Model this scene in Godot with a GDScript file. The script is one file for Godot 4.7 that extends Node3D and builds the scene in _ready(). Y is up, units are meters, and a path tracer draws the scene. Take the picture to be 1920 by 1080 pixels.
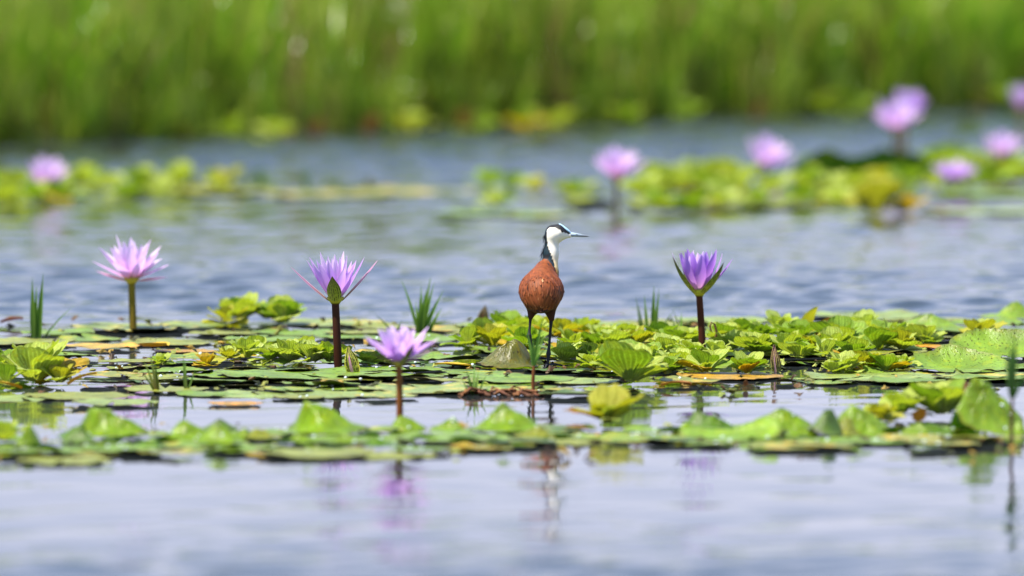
extends Node3D
# A chestnut wading bird among water lilies and water lettuce. One unit is one metre, y is up,
# the camera stands over the water at z = 15 and looks along -z.

const EYE := Vector3(0, 1.0, 15.0)
const FOCAL := 15000.0            # the lens in pixels of a 1920 x 1080 frame
const PITCH := 0.0566061          # how far the lens looks down, radians

var rng := RandomNumberGenerator.new()
var noise := FastNoiseLite.new()
var M := {}                       # materials
var used := {}                    # names taken


# ---------------------------------------------------------------- mesh helper
class Shape:
	var v := PackedVector3Array()
	var c := PackedColorArray()
	var uv := PackedVector2Array()
	var ix := PackedInt32Array()

	func grid(nu: int, nv: int, f: Callable, cf: Callable, flip := false) -> void:
		var at := v.size()
		for j in nv + 1:
			for i in nu + 1:
				var a := float(i) / nu
				var b := float(j) / nv
				v.append(f.call(a, b))
				c.append(cf.call(a, b))
				uv.append(Vector2(a, b))
		for j in nv:
			for i in nu:
				var p := at + j * (nu + 1) + i
				var q := p + nu + 1
				if flip:
					ix.append_array(PackedInt32Array([p, q, p + 1, p + 1, q, q + 1]))
				else:
					ix.append_array(PackedInt32Array([p, p + 1, q, p + 1, q + 1, q]))

	# rings of points that share a seam vertex, closed round
	func tube(pts: Array, radii: Array, sides: int, cols: Array, squash := 1.0) -> void:
		var at := v.size()
		var n := pts.size()
		var side := Vector3.RIGHT
		for k in n:
			var dir: Vector3 = (pts[mini(k + 1, n - 1)] - pts[maxi(k - 1, 0)]).normalized()
			side = (side - dir * side.dot(dir))
			if side.length() < 0.05:
				side = Vector3.BACK - dir * dir.z
			side = side.normalized()
			var up := dir.cross(side)
			for i in sides:
				var t := TAU * i / sides
				v.append(pts[k] + (side * cos(t) + up * sin(t) * squash) * float(radii[k]))
				c.append(cols[k])
				uv.append(Vector2(float(i) / sides, float(k) / (n - 1)))
		for k in n - 1:
			for i in sides:
				var p := at + k * sides + i
				var p2 := at + k * sides + (i + 1) % sides
				ix.append_array(PackedInt32Array([p, p + sides, p2, p2, p + sides, p2 + sides]))
		for e in [0, n - 1]:
			v.append(pts[e])
			c.append(cols[e])
			uv.append(Vector2(0.5, 0.0))
			var m := v.size() - 1
			for i in sides:
				var p: int = at + e * sides + i
				var p2: int = at + e * sides + (i + 1) % sides
				ix.append_array(PackedInt32Array([m, p, p2] if e == 0 else [m, p2, p]))

	func ball(at: Vector3, r: Vector3, col: Color, nu := 10, nv := 7, basis := Basis()) -> void:
		grid(nu, nv, func(a, b):
			var t: float = a * TAU
			var p: float = b * PI
			return at + basis * (Vector3(sin(p) * cos(t), cos(p), sin(p) * sin(t)) * r), func(_a, _b): return col)

	func done(given := PackedVector3Array()) -> ArrayMesh:
		var n := given
		if n.is_empty():
			n.resize(v.size())
			for k in range(0, ix.size(), 3):
				var a := ix[k]
				var b := ix[k + 1]
				var d := ix[k + 2]
				var face := (v[d] - v[a]).cross(v[b] - v[a])
				n[a] += face
				n[b] += face
				n[d] += face
			for k in n.size():
				n[k] = n[k].normalized() if n[k].length() > 1e-20 else Vector3.UP
		var arr := []
		arr.resize(Mesh.ARRAY_MAX)
		arr[Mesh.ARRAY_VERTEX] = v
		arr[Mesh.ARRAY_NORMAL] = n
		arr[Mesh.ARRAY_COLOR] = c
		arr[Mesh.ARRAY_TEX_UV] = uv
		arr[Mesh.ARRAY_INDEX] = ix
		var m := ArrayMesh.new()
		m.add_surface_from_arrays(Mesh.PRIMITIVE_TRIANGLES, arr)
		return m


# ---------------------------------------------------------------- small helpers
func ground(px: float, py: float, h := 0.0) -> Vector3:
	# the place on the level h that the photograph shows at that pixel
	var f := Vector3(0, -sin(PITCH), -cos(PITCH))
	var u := Vector3(0, cos(PITCH), -sin(PITCH))
	var d := f + Vector3.RIGHT * ((px - 960.0) / FOCAL) - u * ((py - 540.0) / FOCAL)
	return EYE + d * ((h - EYE.y) / d.y)


func mm_per_px(p: Vector3) -> float:
	return (EYE.z - p.z) / FOCAL


func numbered(called: String) -> String:
	var n: int = used.get(called, 0)
	used[called] = n + 1
	return called if n == 0 else "%s_%03d" % [called, n]


func tag(o: Node3D, label: String, category: String, group := "") -> Node3D:
	o.set_meta("label", label)
	o.set_meta("category", category)
	if group:
		o.set_meta("group", group)
	return o


func thing(called: String, label: String, category: String, at: Vector3, turn := 0.0, group := "") -> Node3D:
	var o := Node3D.new()
	o.name = numbered(called)
	add_child(o)
	o.position = at
	o.rotation.y = turn
	tag(o, label, category, group)
	return o


func part(called: String, mesh: Mesh, mat: Material, parent: Node, xf := Transform3D()) -> MeshInstance3D:
	var o := MeshInstance3D.new()
	o.name = called
	o.mesh = mesh
	o.material_override = mat
	o.transform = xf
	parent.add_child(o, true)
	return o


func single(called: String, mesh: Mesh, mat: Material, label: String, category: String, at := Vector3.ZERO, turn := 0.0, group := "") -> MeshInstance3D:
	var o := part(numbered(called), mesh, mat, self)
	o.position = at
	o.rotation.y = turn
	tag(o, label, category, group)
	return o


func structure(called: String, mesh: Mesh, mat: Material, label: String) -> MeshInstance3D:
	var o := part(called, mesh, mat, self)
	o.set_meta("kind", "structure")
	o.set_meta("label", label)
	return o


func rnd(a: float, b: float) -> float:
	return rng.randf_range(a, b)


func jitter(c: Color, by := 0.12) -> Color:
	var k := rnd(1.0 - by, 1.0 + by)
	return Color(c.r * k * rnd(0.95, 1.05), c.g * k, c.b * k * rnd(0.9, 1.1))


func mat(rough: float, spec := 0.5, back = null, tex: Texture2D = null) -> StandardMaterial3D:
	var m := StandardMaterial3D.new()
	m.vertex_color_use_as_albedo = true
	m.roughness = rough
	m.metallic_specular = spec
	m.cull_mode = BaseMaterial3D.CULL_DISABLED
	if back != null:
		m.backlight_enabled = true
		m.backlight = back
	if tex:
		m.albedo_texture = tex
	return m


# ---------------------------------------------------------------- textures and materials
func leaf_texture() -> ImageTexture:      # veins and blotches of a lily pad, over the disc
	var s := 768
	var im := Image.create(s, s, true, Image.FORMAT_RGB8)
	for y in s:
		for x in s:
			var p := Vector2(x - s / 2.0, y - s / 2.0) / (s / 2.0)
			var r := p.length()
			var t := atan2(p.y, p.x)
			var k := t / TAU * 13.0 + 0.25 * noise.get_noise_2d(x * 0.5, y * 0.5)
			# each main vein forks towards the rim
			var fork := clampf((r - 0.45) / 0.5, 0.0, 1.0) * 0.22
			var q := absf(k - roundf(k))
			var vein := exp(-pow((q - fork) * r * 7.0 / 0.11, 2.0))
			var fine := 0.5 + 0.5 * noise.get_noise_2d(x * 3.1, y * 3.1)
			var blot := noise.get_noise_2d(x * 0.42 + 400.0, y * 0.42)
			var a := 0.80 + 0.10 * fine + 0.10 * vein
			var col := Color(a, a, a * 0.92)
			if blot > 0.16:
				col = col.lerp(Color(1.0, 0.88, 0.45), clampf((blot - 0.16) * 3.0, 0.0, 0.5))
			var spot := noise.get_noise_2d(x * 1.7 - 900.0, y * 1.7)
			if spot > 0.44:
				col = col.lerp(Color(0.45, 0.32, 0.2), clampf((spot - 0.44) * 9.0, 0.0, 0.8))
			im.set_pixel(x, y, col)
	im.generate_mipmaps()
	return ImageTexture.create_from_image(im)


func rib_texture() -> ImageTexture:       # fanning veins of a water lettuce leaf
	var s := 256
	var im := Image.create(s, s, true, Image.FORMAT_RGB8)
	for y in s:
		for x in s:
			var u := x / float(s) * 2.0 - 1.0
			var w := y / float(s)
			var rib := pow(absf(cos(u * 4.5 * PI)), 8.0) * smoothstep(0.0, 0.2, w) * (1.0 - 0.6 * smoothstep(0.75, 1.0, w))
			var n := noise.get_noise_2d(x * 2.2, y * 2.2)
			var a := 0.80 + 0.18 * rib + 0.09 * n
			var col := Color(a, a, a * (0.9 + 0.12 * rib))
			if noise.get_noise_2d(x * 1.1 + 70.0, y * 1.1) > 0.42:
				col = col.lerp(Color(0.85, 0.7, 0.35), 0.5)
			im.set_pixel(x, y, col.clamp())
	im.generate_mipmaps()
	return ImageTexture.create_from_image(im)


func stripe_texture() -> ImageTexture:    # dark broken streaks of a sepal
	var s := 128
	var im := Image.create(s, s * 2, false, Image.FORMAT_RGB8)
	for y in s * 2:
		for x in s:
			var u := x / float(s)
			var st := absf(sin(u * PI * 7.0 + 0.8 * noise.get_noise_2d(x, y)))
			var gap := noise.get_noise_2d(x * 2.5, y * 1.6)
			var k := 1.0 - 0.6 * smoothstep(0.6, 0.9, st) * smoothstep(-0.25, 0.0, gap)
			im.set_pixel(x, y, Color(k, k, k))
	return ImageTexture.create_from_image(im)


func make_materials() -> void:
	noise.seed = 11
	noise.frequency = 0.02
	noise.fractal_octaves = 3
	var pad_t := leaf_texture()
	var rib_t := rib_texture()
	M.pad = mat(0.40, 0.4, Color(0.2, 0.26, 0.04), pad_t)
	M.pad.heightmap_enabled = true
	M.pad.heightmap_texture = pad_t
	M.pad.heightmap_scale = 0.35
	M.young = mat(0.24, 0.3, Color(0.42, 0.58, 0.05), pad_t)
	M.young.heightmap_enabled = true
	M.young.heightmap_texture = pad_t
	M.young.heightmap_scale = 0.35
	M.lettuce = mat(0.6, 0.3, Color(0.9, 0.92, 0.42), rib_t)
	M.dead = mat(0.6, 0.4, Color(0.5, 0.4, 0.1), rib_t)
	M.petal = mat(0.5, 0.3, Color(0.95, 0.85, 1.0))
	M.sepal = mat(0.42, 0.45, Color(0.2, 0.22, 0.05), stripe_texture())
	M.stem = mat(0.5, 0.22)
	M.blade = mat(0.5, 0.25, Color(0.6, 0.8, 0.12))
	M.reed = mat(0.26, 0.42, Color(0.65, 0.9, 0.10))
	M.feather = mat(0.62, 0.35)
	M.bare = mat(0.4, 0.5)
	M.mud = mat(0.9, 0.3)
	M.eye = mat(0.05, 0.5)
	var w := StandardMaterial3D.new()
	w.albedo_color = Color(0.022, 0.028, 0.03).linear_to_srgb()
	w.roughness = 0.04
	w.metallic_specular = 0.5
	M.water = w
	var d := StandardMaterial3D.new()
	d.albedo_color = Color(0.75, 0.8, 0.8)
	d.roughness = 0.06
	M.drop = d
	drop_mesh.radius = 1.0
	drop_mesh.height = 2.0
	drop_mesh.radial_segments = 14
	drop_mesh.rings = 8


# ---------------------------------------------------------------- water, bank, reeds
func wind(dist: float, x: float) -> float:      # how rough the water is, by the metres from the camera
	var t := [[0.0, 1.0], [10.7, 0.9], [11.3, 0.34], [12.0, 0.13], [13.2, 0.09], [16.2, 0.09], [16.7, 0.85], [17.3, 1.1], [18.2, 1.0], [18.9, 0.55], [19.6, 0.40], [22.5, 0.42], [23.5, 1.2], [26.0, 1.5], [40.0, 1.5]]
	var a := 0.9
	for k in t.size() - 1:
		if dist >= t[k][0] and dist < t[k + 1][0]:
			a = lerpf(t[k][1], t[k + 1][1], (dist - t[k][0]) / (t[k + 1][0] - t[k][0]))
	return a * (1.0 + 0.7 * noise.get_noise_2d(x * 40.0, dist * 28.0))


func axis(fine_from: float, fine_to: float, step: float, far: float) -> PackedFloat32Array:
	var out := PackedFloat32Array()
	var before := PackedFloat32Array()
	var s := step
	var p := fine_from
	while p > -far:
		s = minf(s * 1.6, 40.0)
		p -= s
		before.append(p)
	before.reverse()
	out.append_array(before)
	var n := int(ceil((fine_to - fine_from) / step))
	for k in n + 1:
		out.append(fine_from + (fine_to - fine_from) * k / n)
	s = step
	p = fine_to
	while p < far:
		s = minf(s * 1.6, 40.0)
		p += s
		out.append(p)
	return out


func make_water() -> void:
	var waves := []
	var r := RandomNumberGenerator.new()
	r.seed = 5
	for k in 18:
		var l := 0.072 * pow(5.6, k / 17.0)
		var a := r.randfn(0.0, 0.75)
		var q := TAU / l
		var slope := 0.030 if l > 0.2 else 0.037
		waves.append([sin(a) * q, cos(a) * q, slope / q, r.randf() * TAU, slope * sin(a), slope * cos(a)])
	var xs := axis(-2.5, 2.5, 0.023, 300.0)
	var zs := axis(-15.6, 6.0, 0.0165, 300.0)
	var s := Shape.new()
	var n := PackedVector3Array()
	var nx := xs.size()
	var nz := zs.size()
	s.v.resize(nx * nz)
	s.c.resize(nx * nz)
	s.uv.resize(nx * nz)
	n.resize(nx * nz)
	var at := 0
	for j in nz:
		var z := zs[j]
		var edge_z := clampf(minf(z + 15.6, 6.0 - z) / 0.8, 0.0, 1.0)
		for i in nx:
			var x := xs[i]
			var y := 0.0
			var dx := 0.0
			var dz := 0.0
			var amp := edge_z * clampf((2.5 - absf(x)) / 0.4, 0.0, 1.0)
			if amp > 0.0:
				amp *= wind(EYE.z - z, x)
				var warp := 1.1 * noise.get_noise_2d(x * 55.0, z * 55.0)
				for w in waves:
					var p: float = w[0] * x + w[1] * z + w[3] + warp
					var sn := sin(p)
					y += w[2] * cos(p)
					dx -= w[4] * sn
					dz -= w[5] * sn
			s.v[at] = Vector3(x, y * amp, z)
			n[at] = Vector3(-dx * amp, 1.0, -dz * amp).normalized()
			s.c[at] = Color.WHITE
			at += 1
	s.ix.resize((nx - 1) * (nz - 1) * 6)
	var k6 := 0
	for j in nz - 1:
		for i in nx - 1:
			var p := j * nx + i
			var q := p + nx
			s.ix[k6] = p
			s.ix[k6 + 1] = p + 1
			s.ix[k6 + 2] = q
			s.ix[k6 + 3] = p + 1
			s.ix[k6 + 4] = q + 1
			s.ix[k6 + 5] = q
			k6 += 6
	structure("water", s.done(n), M.water, "pale blue rippled lake water between the floating leaf mats")


func shore(x: float) -> float:             # z of the reed bed's front edge
	return -12.4 - 0.98 * x + 0.35 * noise.get_noise_2d(x * 60.0, 3.0)


func make_bank() -> void:
	var s := Shape.new()
	s.grid(120, 30, func(a, b):
		var x := lerpf(-9.0, 9.0, a)
		var back: float = pow(b, 1.8) * 40.0
		var h: float = -0.05 + 0.09 * smoothstep(0.0, 0.5, back) + 0.03 * noise.get_noise_2d(x * 80.0, back * 60.0) + 0.002 * back
		return Vector3(x, h, shore(x) + 0.15 - back), func(a, b):
		var k: float = 0.8 + 0.5 * noise.get_noise_2d(a * 900.0, b * 300.0)
		return Color(0.075, 0.10, 0.02) * k)
	structure("bank", s.done(), M.mud, "muddy marsh ground under the tall green reeds")


func blade_shape(h: float, w: float, lean: float, col: Color, tip: Color, seg := 5, fold := 0.25) -> Shape:
	var s := Shape.new()
	s.grid(2, seg, func(a, b):
		var t: float = b
		var hw: float = w * 0.5 * (1.0 - pow(t, 2.2)) * (0.75 + 0.5 * t * (1.0 - t) * 2.0) + 0.0002
		var u: float = a * 2.0 - 1.0
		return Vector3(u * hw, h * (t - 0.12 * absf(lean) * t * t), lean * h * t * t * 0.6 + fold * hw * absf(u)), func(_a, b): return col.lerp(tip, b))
	return s


func arched_blade(h: float, w: float, droop: float) -> Shape:
	var s := Shape.new()
	s.grid(2, 7, func(a, b):
		var u: float = a * 2.0 - 1.0
		var hw: float = w * 0.5 * (1.0 - pow(b, 2.5)) + 0.0002
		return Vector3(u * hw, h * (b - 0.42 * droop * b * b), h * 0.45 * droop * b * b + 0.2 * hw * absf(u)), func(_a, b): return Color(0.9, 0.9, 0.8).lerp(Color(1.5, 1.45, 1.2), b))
	return s


func make_reeds() -> void:
	var proto := Shape.new()               # a clump of five blades
	var r := RandomNumberGenerator.new()
	r.seed = 21
	for k in 9:
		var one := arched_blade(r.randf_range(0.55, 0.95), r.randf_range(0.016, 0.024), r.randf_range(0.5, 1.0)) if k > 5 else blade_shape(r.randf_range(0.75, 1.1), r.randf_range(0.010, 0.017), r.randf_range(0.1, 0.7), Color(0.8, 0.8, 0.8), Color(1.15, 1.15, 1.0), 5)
		var turn := Basis(Vector3.UP, r.randf() * TAU)
		var off := Vector3(r.randf_range(-0.05, 0.05), 0, r.randf_range(-0.05, 0.05))
		var at := proto.v.size()
		for p in one.v:
			proto.v.append(turn * p + off)
		proto.c.append_array(one.c)
		proto.uv.append_array(one.uv)
		for q in one.ix:
			proto.ix.append(q + at)
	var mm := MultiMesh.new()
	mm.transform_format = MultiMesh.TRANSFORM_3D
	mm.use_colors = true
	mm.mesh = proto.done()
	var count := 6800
	mm.instance_count = count
	for k in count:
		var x := r.randf_range(-6.5, 6.5)
		var back := pow(r.randf(), 1.5) * 7.0
		var z := shore(x) - 0.05 - back
		var clump := noise.get_noise_2d(x * 70.0, z * 40.0)
		var h := r.randf_range(0.62, 0.85) * (1.0 + 0.25 * clump)
		if k % 4 == 0:                       # young growth along the waterline
			z = shore(x) + 0.12 - 0.9 * pow(r.randf(), 2.0)
			h = r.randf_range(0.15, 0.38)
		var b := Basis(Vector3.UP, r.randf() * TAU) * Basis(Vector3.RIGHT, r.randf_range(-0.3, 0.3))
		mm.set_instance_transform(k, Transform3D(b.scaled(Vector3(h, h, h)), Vector3(x, 0.0, z)))
		var col := Color(0.19, 0.285, 0.022).lerp(Color(0.33, 0.38, 0.055), r.randf())
		if r.randf() < 0.12:
			col = Color(0.26, 0.17, 0.07)
		col *= 0.85 + 0.5 * clump + 0.25 * r.randf()
		mm.set_instance_color(k, Color(col.r, col.g, col.b))
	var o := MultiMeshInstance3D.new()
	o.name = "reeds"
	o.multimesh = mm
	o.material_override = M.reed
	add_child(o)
	o.set_meta("kind", "stuff")
	o.set_meta("label", "tall green reeds growing in a dense bed on the far shore")
	o.set_meta("category", "reeds")


# ---------------------------------------------------------------- lily pads
const PAD_TONES := {
	"green": [Color(0.18, 0.30, 0.025), Color(0.11, 0.18, 0.025)],
	"pale": [Color(0.25, 0.34, 0.09), Color(0.12, 0.16, 0.04)],
	"olive": [Color(0.25, 0.29, 0.04), Color(0.12, 0.11, 0.03)],
	"deep": [Color(0.10, 0.21, 0.013), Color(0.10, 0.21, 0.013)],
	"dark": [Color(0.09, 0.17, 0.02), Color(0.05, 0.075, 0.018)],
	"bright": [Color(0.18, 0.31, 0.014), Color(0.19, 0.30, 0.02)],
	"husk": [Color(0.12, 0.125, 0.022), Color(0.10, 0.10, 0.02)],
	"yellow": [Color(0.48, 0.36, 0.045), Color(0.34, 0.22, 0.05)],
	"orange": [Color(0.46, 0.27, 0.035), Color(0.30, 0.13, 0.04)],
	"brown": [Color(0.17, 0.08, 0.035), Color(0.10, 0.05, 0.025)],
}


# R metres; bends: a list of [direction in degrees (0 = towards the camera), how far it bends up in radians, half-width in degrees]
func pad_mesh(R: float, tone: String, bends: Array, thick := 0.0012, teeth := 0.012, from := 0.35, tents: Array = []) -> ArrayMesh:
	var top: Color = PAD_TONES[tone][0]
	var under: Color = PAD_TONES[tone][1]
	var s := Shape.new()
	var ph := rnd(0, 100.0)
	var notch := rnd(0, TAU) if tents.is_empty() else PI + rnd(-0.5, 0.5)
	for q in bends:
		if q[1] > 0.7:
			notch = deg_to_rad(q[0]) + PI
	var skew := rnd(-0.8, 0.8)
	var slit := 0.10
	var nu := 64 if tents.is_empty() else 96
	var nv := 10 if tents.is_empty() else 18
	var patch := rnd(0.0, 1.0)
	var place := func(a: float, b: float, drop: float) -> Vector3:
		var t := notch + slit + (TAU - 2.0 * slit) * a
		var bend := 0.0
		for q in bends:
			var off := absf(wrapf(t - deg_to_rad(q[0]), -PI, PI)) / deg_to_rad(q[2])
			bend += q[1] * exp(-off * off)
		bend += 0.10 * maxf(0.0, noise.get_noise_2d(ph + cos(t) * 40.0, sin(t) * 40.0)) / 0.35
		bend = maxf(bend, 0.02)
		var rim := R * (1.0 + 0.10 * noise.get_noise_2d(ph + cos(t) * 60.0, ph + sin(t) * 60.0) + teeth * sin(t * 31.0 + ph) * b)
		var f := b
		var hor := rim * f
		var ver := 0.0
		if f > from:
			var l := rim * (1.0 - from)
			var tau := (f - from) / (1.0 - from)
			hor = rim * from + l * sin(bend * tau) / bend
			ver = l * (1.0 - cos(bend * tau)) / bend
		ver += 0.016 * R * noise.get_noise_2d(ph + hor * cos(t) * 900.0, hor * sin(t) * 900.0)
		ver -= 0.0022 * b * b
		for q in tents:                      # folded up like a tent: [where across, height, run on one side, on the other]
			var across: float = hor * sin(t) - q[0] + skew * hor * cos(t) + 0.13 * R * noise.get_noise_2d(ph + hor * 700.0, t * 30.0)
			var f1: float = 1.06 - sqrt(pow(-across / q[2] if across < 0.0 else across / q[3], 2.0) + 0.012)
			var deep: float = (hor * cos(t) + 0.12 * R) / (0.20 * R + 0.40 * q[1])
			ver += q[1] * (0.8 * pow(maxf(f1, 0.0), 1.3) + 0.2 * smoothstep(0.0, 1.0, f1)) * (1.0 + 0.12 * noise.get_noise_2d(ph + hor * 1200.0, t * 50.0)) * exp(-deep * deep)
		return Vector3(hor * sin(t), ver - drop * (0.3 + 0.7 * (1.0 - b * b)), hor * cos(t))
	var tint := func(base: Color, a: float, b: float) -> Color:
		var n := noise.get_noise_2d(ph * 3.0 + cos(a * TAU) * b * 70.0, sin(a * TAU) * b * 70.0)
		var col := base * (0.95 + 0.45 * n)
		if patch > 0.66 and n > 0.1 and tents.is_empty() and teeth < 0.03 and tone != "bright":
			col = col.lerp(Color(base.r * 2.1 + 0.06, base.g * 1.35, base.b), clampf((n - 0.1) * 3.0, 0.0, 0.8))
		if b > 0.93:
			col = col.lerp(Color(0.16, 0.09, 0.03), 0.35)
		return Color(col.r, col.g, col.b)
	s.grid(nu, nv, func(a, b): return place.call(a, b, 0.0), func(a, b): return tint.call(top, a, b), true)
	for k in s.v.size():                    # texture over the disc
		var a := (k % (nu + 1)) / float(nu)
		var b := (k / (nu + 1)) / float(nv)
		s.uv[k] = Vector2(0.5 + 0.5 * b * sin(a * TAU + ph), 0.5 + 0.5 * b * cos(a * TAU + ph))
	if thick > 0.0:
		var n0 := s.v.size()
		s.grid(nu, nv, func(a, b): return place.call(a, b, thick), func(a, b): return tint.call(under, a, b), false)
		for k in range(n0, s.v.size()):
			s.uv[k] = s.uv[k - n0]
		for i in nu:                        # the rim
			var p := nv * (nu + 1) + i
			s.ix.append_array(PackedInt32Array([p, p + 1, p + n0, p + 1, p + 1 + n0, p + n0]))
	return s.done()


var pad_count := 0
var drop_mesh := SphereMesh.new()

func pad(label: String, px: float, py: float, half: float, tone: String, bends: Array = [], young := false, teeth := 0.012, from := 0.35, tents: Array = [], drops := 0) -> MeshInstance3D:
	pad_count += 1
	var h := 0.0022 + 0.0006 * (pad_count * 7 % 11)
	var p := ground(px, py, h)
	var R := half * mm_per_px(p)
	var k := mm_per_px(p)
	var m := pad_mesh(R, tone, bends, 0.0 if young else 0.0012, teeth, from, tents.map(func(t): return [t[0] * k, t[1] * k, t[2] * k, t[3] * k]))
	var o := single("lily_pad", m, M.young if young else M.pad, label, "lily pad", p, 0.0, "lily pads floating on the lake")
	for q in drops:
		var vs: PackedVector3Array = m.surface_get_arrays(0)[Mesh.ARRAY_VERTEX]
		var at: Vector3 = vs[int(vs.size() * (0.3 if young else 0.15) + rng.randi() % int(vs.size() * (0.65 if young else 0.3)))]
		part("water_drop", drop_mesh, M.drop, o, Transform3D(Basis().scaled(Vector3.ONE * rnd(0.0016, 0.0034)), at + Vector3(0, 0.001, 0)))
	return o


# ---------------------------------------------------------------- water lettuce
var lettuce_leaves := {}
const LETTUCE_TONES := {
	"pale": [Color(0.62, 0.70, 0.36), Color(0.50, 0.62, 0.19)],
	"lime": [Color(0.60, 0.68, 0.29), Color(0.47, 0.58, 0.13)],
	"green": [Color(0.42, 0.55, 0.16), Color(0.27, 0.43, 0.06)],
	"gold": [Color(0.56, 0.56, 0.14), Color(0.50, 0.50, 0.07)],
	"yellow": [Color(0.58, 0.46, 0.07), Color(0.56, 0.38, 0.04)],
	"rust": [Color(0.45, 0.22, 0.05), Color(0.38, 0.14, 0.03)],
}


func lettuce_leaf(tone: String, kind: int) -> ArrayMesh:
	var key := tone + str(kind)
	if not lettuce_leaves.has(key):
		var s := Shape.new()
		var r := RandomNumberGenerator.new()
		r.seed = 100 + kind
		var wide: float = [1.0, 1.12, 0.86, 1.04][kind % 4]
		var ph := r.randf() * TAU
		var curl: float = [0.35, 0.15, 0.55, 0.25][kind % 4]
		var lo: Color = LETTUCE_TONES[tone][0]
		var hi: Color = LETTUCE_TONES[tone][1]
		s.grid(22, 11, func(a, b):
			var u: float = a * 2.0 - 1.0
			var v: float = b
			var hw: float = 0.5 * wide * (0.24 + 0.76 * smoothstep(0.0, 0.8, v)) * (1.0 - 0.22 * pow(v, 7.0))
			var y: float = v * (1.0 - 0.17 * u * u) - 0.055 * exp(-pow(u / 0.22, 2.0)) * pow(v, 5.0) + 0.02 * sin(u * 7.0 + ph) * v * v
			var rib: float = 0.016 * cos(u * 4.5 * PI) * smoothstep(0.05, 0.35, v) * (1.0 - 0.4 * v)
			var cup: float = -0.16 * u * u * v * (1.0 - 0.5 * v)
			var back: float = curl * v * v * 0.45
			var ruf: float = 0.035 * sin(u * 4.2 + ph) * v * v
			return Vector3(u * hw, y * (1.0 - 0.2 * curl * v), rib + cup + back + ruf), func(a, b):
			var u: float = a * 2.0 - 1.0
			var n: float = noise.get_noise_2d(a * 60.0 + kind * 50.0, b * 60.0)
			var col: Color = lo.lerp(hi, smoothstep(0.0, 0.6, b)) * (1.0 + 0.35 * n)
			if b > 0.92 or absf(u) > 0.95:
				col = col.lerp(Color(0.5, 0.55, 0.2), 0.3)
			return Color(col.r, col.g, col.b))
		lettuce_leaves[key] = s.done()
	return lettuce_leaves[key]


# spread: 0 closed and upright, 1 lying open
func rosette(label: String, px: float, py: float, half: float, tone := "lime", spread := 0.5, leaves := 12, odd := "", called := "water_lettuce") -> Node3D:
	var p := ground(px, py, 0.0)
	var R := half * mm_per_px(p) * 1.42
	spread = clampf(spread + rnd(-0.38, 0.22), 0.0, 1.0)
	leaves = maxi(6, leaves + rng.randi_range(-3, 2))
	if tone == "lime" and rng.randf() < 0.35:
		tone = ["pale", "green"][rng.randi() % 2]
	if odd == "" and rng.randf() < (0.16 if p.z > -3.0 else 0.05):
		odd = "rust" if rng.randf() < 0.25 and half < 45.0 else "yellow"
	var o := thing(called, label, "water lettuce", p, 0.0, "water lettuce floating among the lily pads")
	var az := rnd(0, TAU)
	for k in leaves:
		var f := float(k) / (leaves - 1)            # 0 innermost
		az += 2.39996 + rnd(-0.25, 0.25)
		var tilt := lerpf(0.12, 0.95 + 0.75 * spread, pow(f, 0.85)) + rnd(-0.2, 0.2)
		var L := R * lerpf(0.55, 1.0, pow(f, 0.6)) * rnd(0.74, 1.14)
		var t := tone
		if f > 0.84 and odd != "" and rng.randf() < 0.55:
			t = odd
		elif rng.randf() < 0.25:
			t = {"lime": "green", "pale": "lime", "green": "lime", "gold": "lime", "yellow": "gold", "rust": "yellow"}[tone]
		var b := Basis(Vector3.UP, az) * Basis(Vector3.RIGHT, tilt) * Basis(Vector3.UP, rnd(-0.25, 0.25))
		var low := 0.006 + 0.16 * R * (1.0 - f)
		part("leaf", lettuce_leaf(t, rng.randi() % 4), M.lettuce, o, Transform3D(b.scaled(Vector3(L, L, L)), Vector3(sin(az), 0, cos(az)) * R * 0.10 + Vector3(0, low, 0)))
	return o


const ORD := ["first", "second", "third", "fourth", "fifth", "sixth", "seventh", "eighth", "ninth", "tenth", "eleventh", "twelfth", "thirteenth", "fourteenth", "fifteenth", "sixteenth"]

# list of [x, y, half width, tone, spread]; the labels count along the row
func pad_row(where: String, list: Array) -> void:     # [x, y, half width, tone, front rim lifted by]
	list.sort_custom(func(a, b): return a[0] < b[0])
	for k in list.size():
		var e = list[k]
		var col: String = {"pale": "pale", "green": "green", "olive": "olive", "dark": "dark", "bright": "bright green", "yellow": "yellow", "orange": "ochre", "brown": "brown"}[e[3]]
		var bends := [[rnd(-40, 40), e[4], rnd(45, 75)], [rnd(120, 240), rnd(0.05, 0.35), rnd(25, 50)]]
		pad("%s%s pad, %s from the left %s" % ["rim curled " if e[4] > 0.3 else "flat ", col, ORD[k], where], e[0], e[1], e[2], e[3], bends, false, rnd(0.008, 0.03), rnd(0.3, 0.5), [], 2 if rng.randf() < 0.4 else 0)


func curl_row(where: String, list: Array) -> void:   # small leaves curled up: [x, y, half width, tone, height, which way]
	list.sort_custom(func(a, b): return a[0] < b[0])
	for k in list.size():
		var e = list[k]
		var col: String = {"green": "green", "olive": "olive", "deep": "deep green", "dark": "dark", "bright": "bright green", "yellow": "yellow"}[e[3]]
		var label := "curled %s leaf, %s from the left %s" % [col, ORD[k], where]
		if e[5] == 0:                        # its near rim rolled up, showing the underside
			pad(label, e[0], e[1], e[2], e[3], [[rnd(-35, 35), 1.1 * e[4] / e[2] + 0.25, rnd(45, 65)]], true, 0.02, 0.2)
		else:                                # creased along a ridge that falls off to one side
			var steep: float = e[2] * rnd(0.3, 0.6)
			var slow: float = e[2] * rnd(0.9, 1.4)
			pad(label, e[0], e[1], e[2], e[3], [[180, 0.4, 60]], true, 0.02, 0.3, [[-e[5] * e[2] * 0.35, e[4] * rnd(0.55, 0.95), steep if e[5] > 0 else slow, slow if e[5] > 0 else steep]], rng.randi() % 3)


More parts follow.
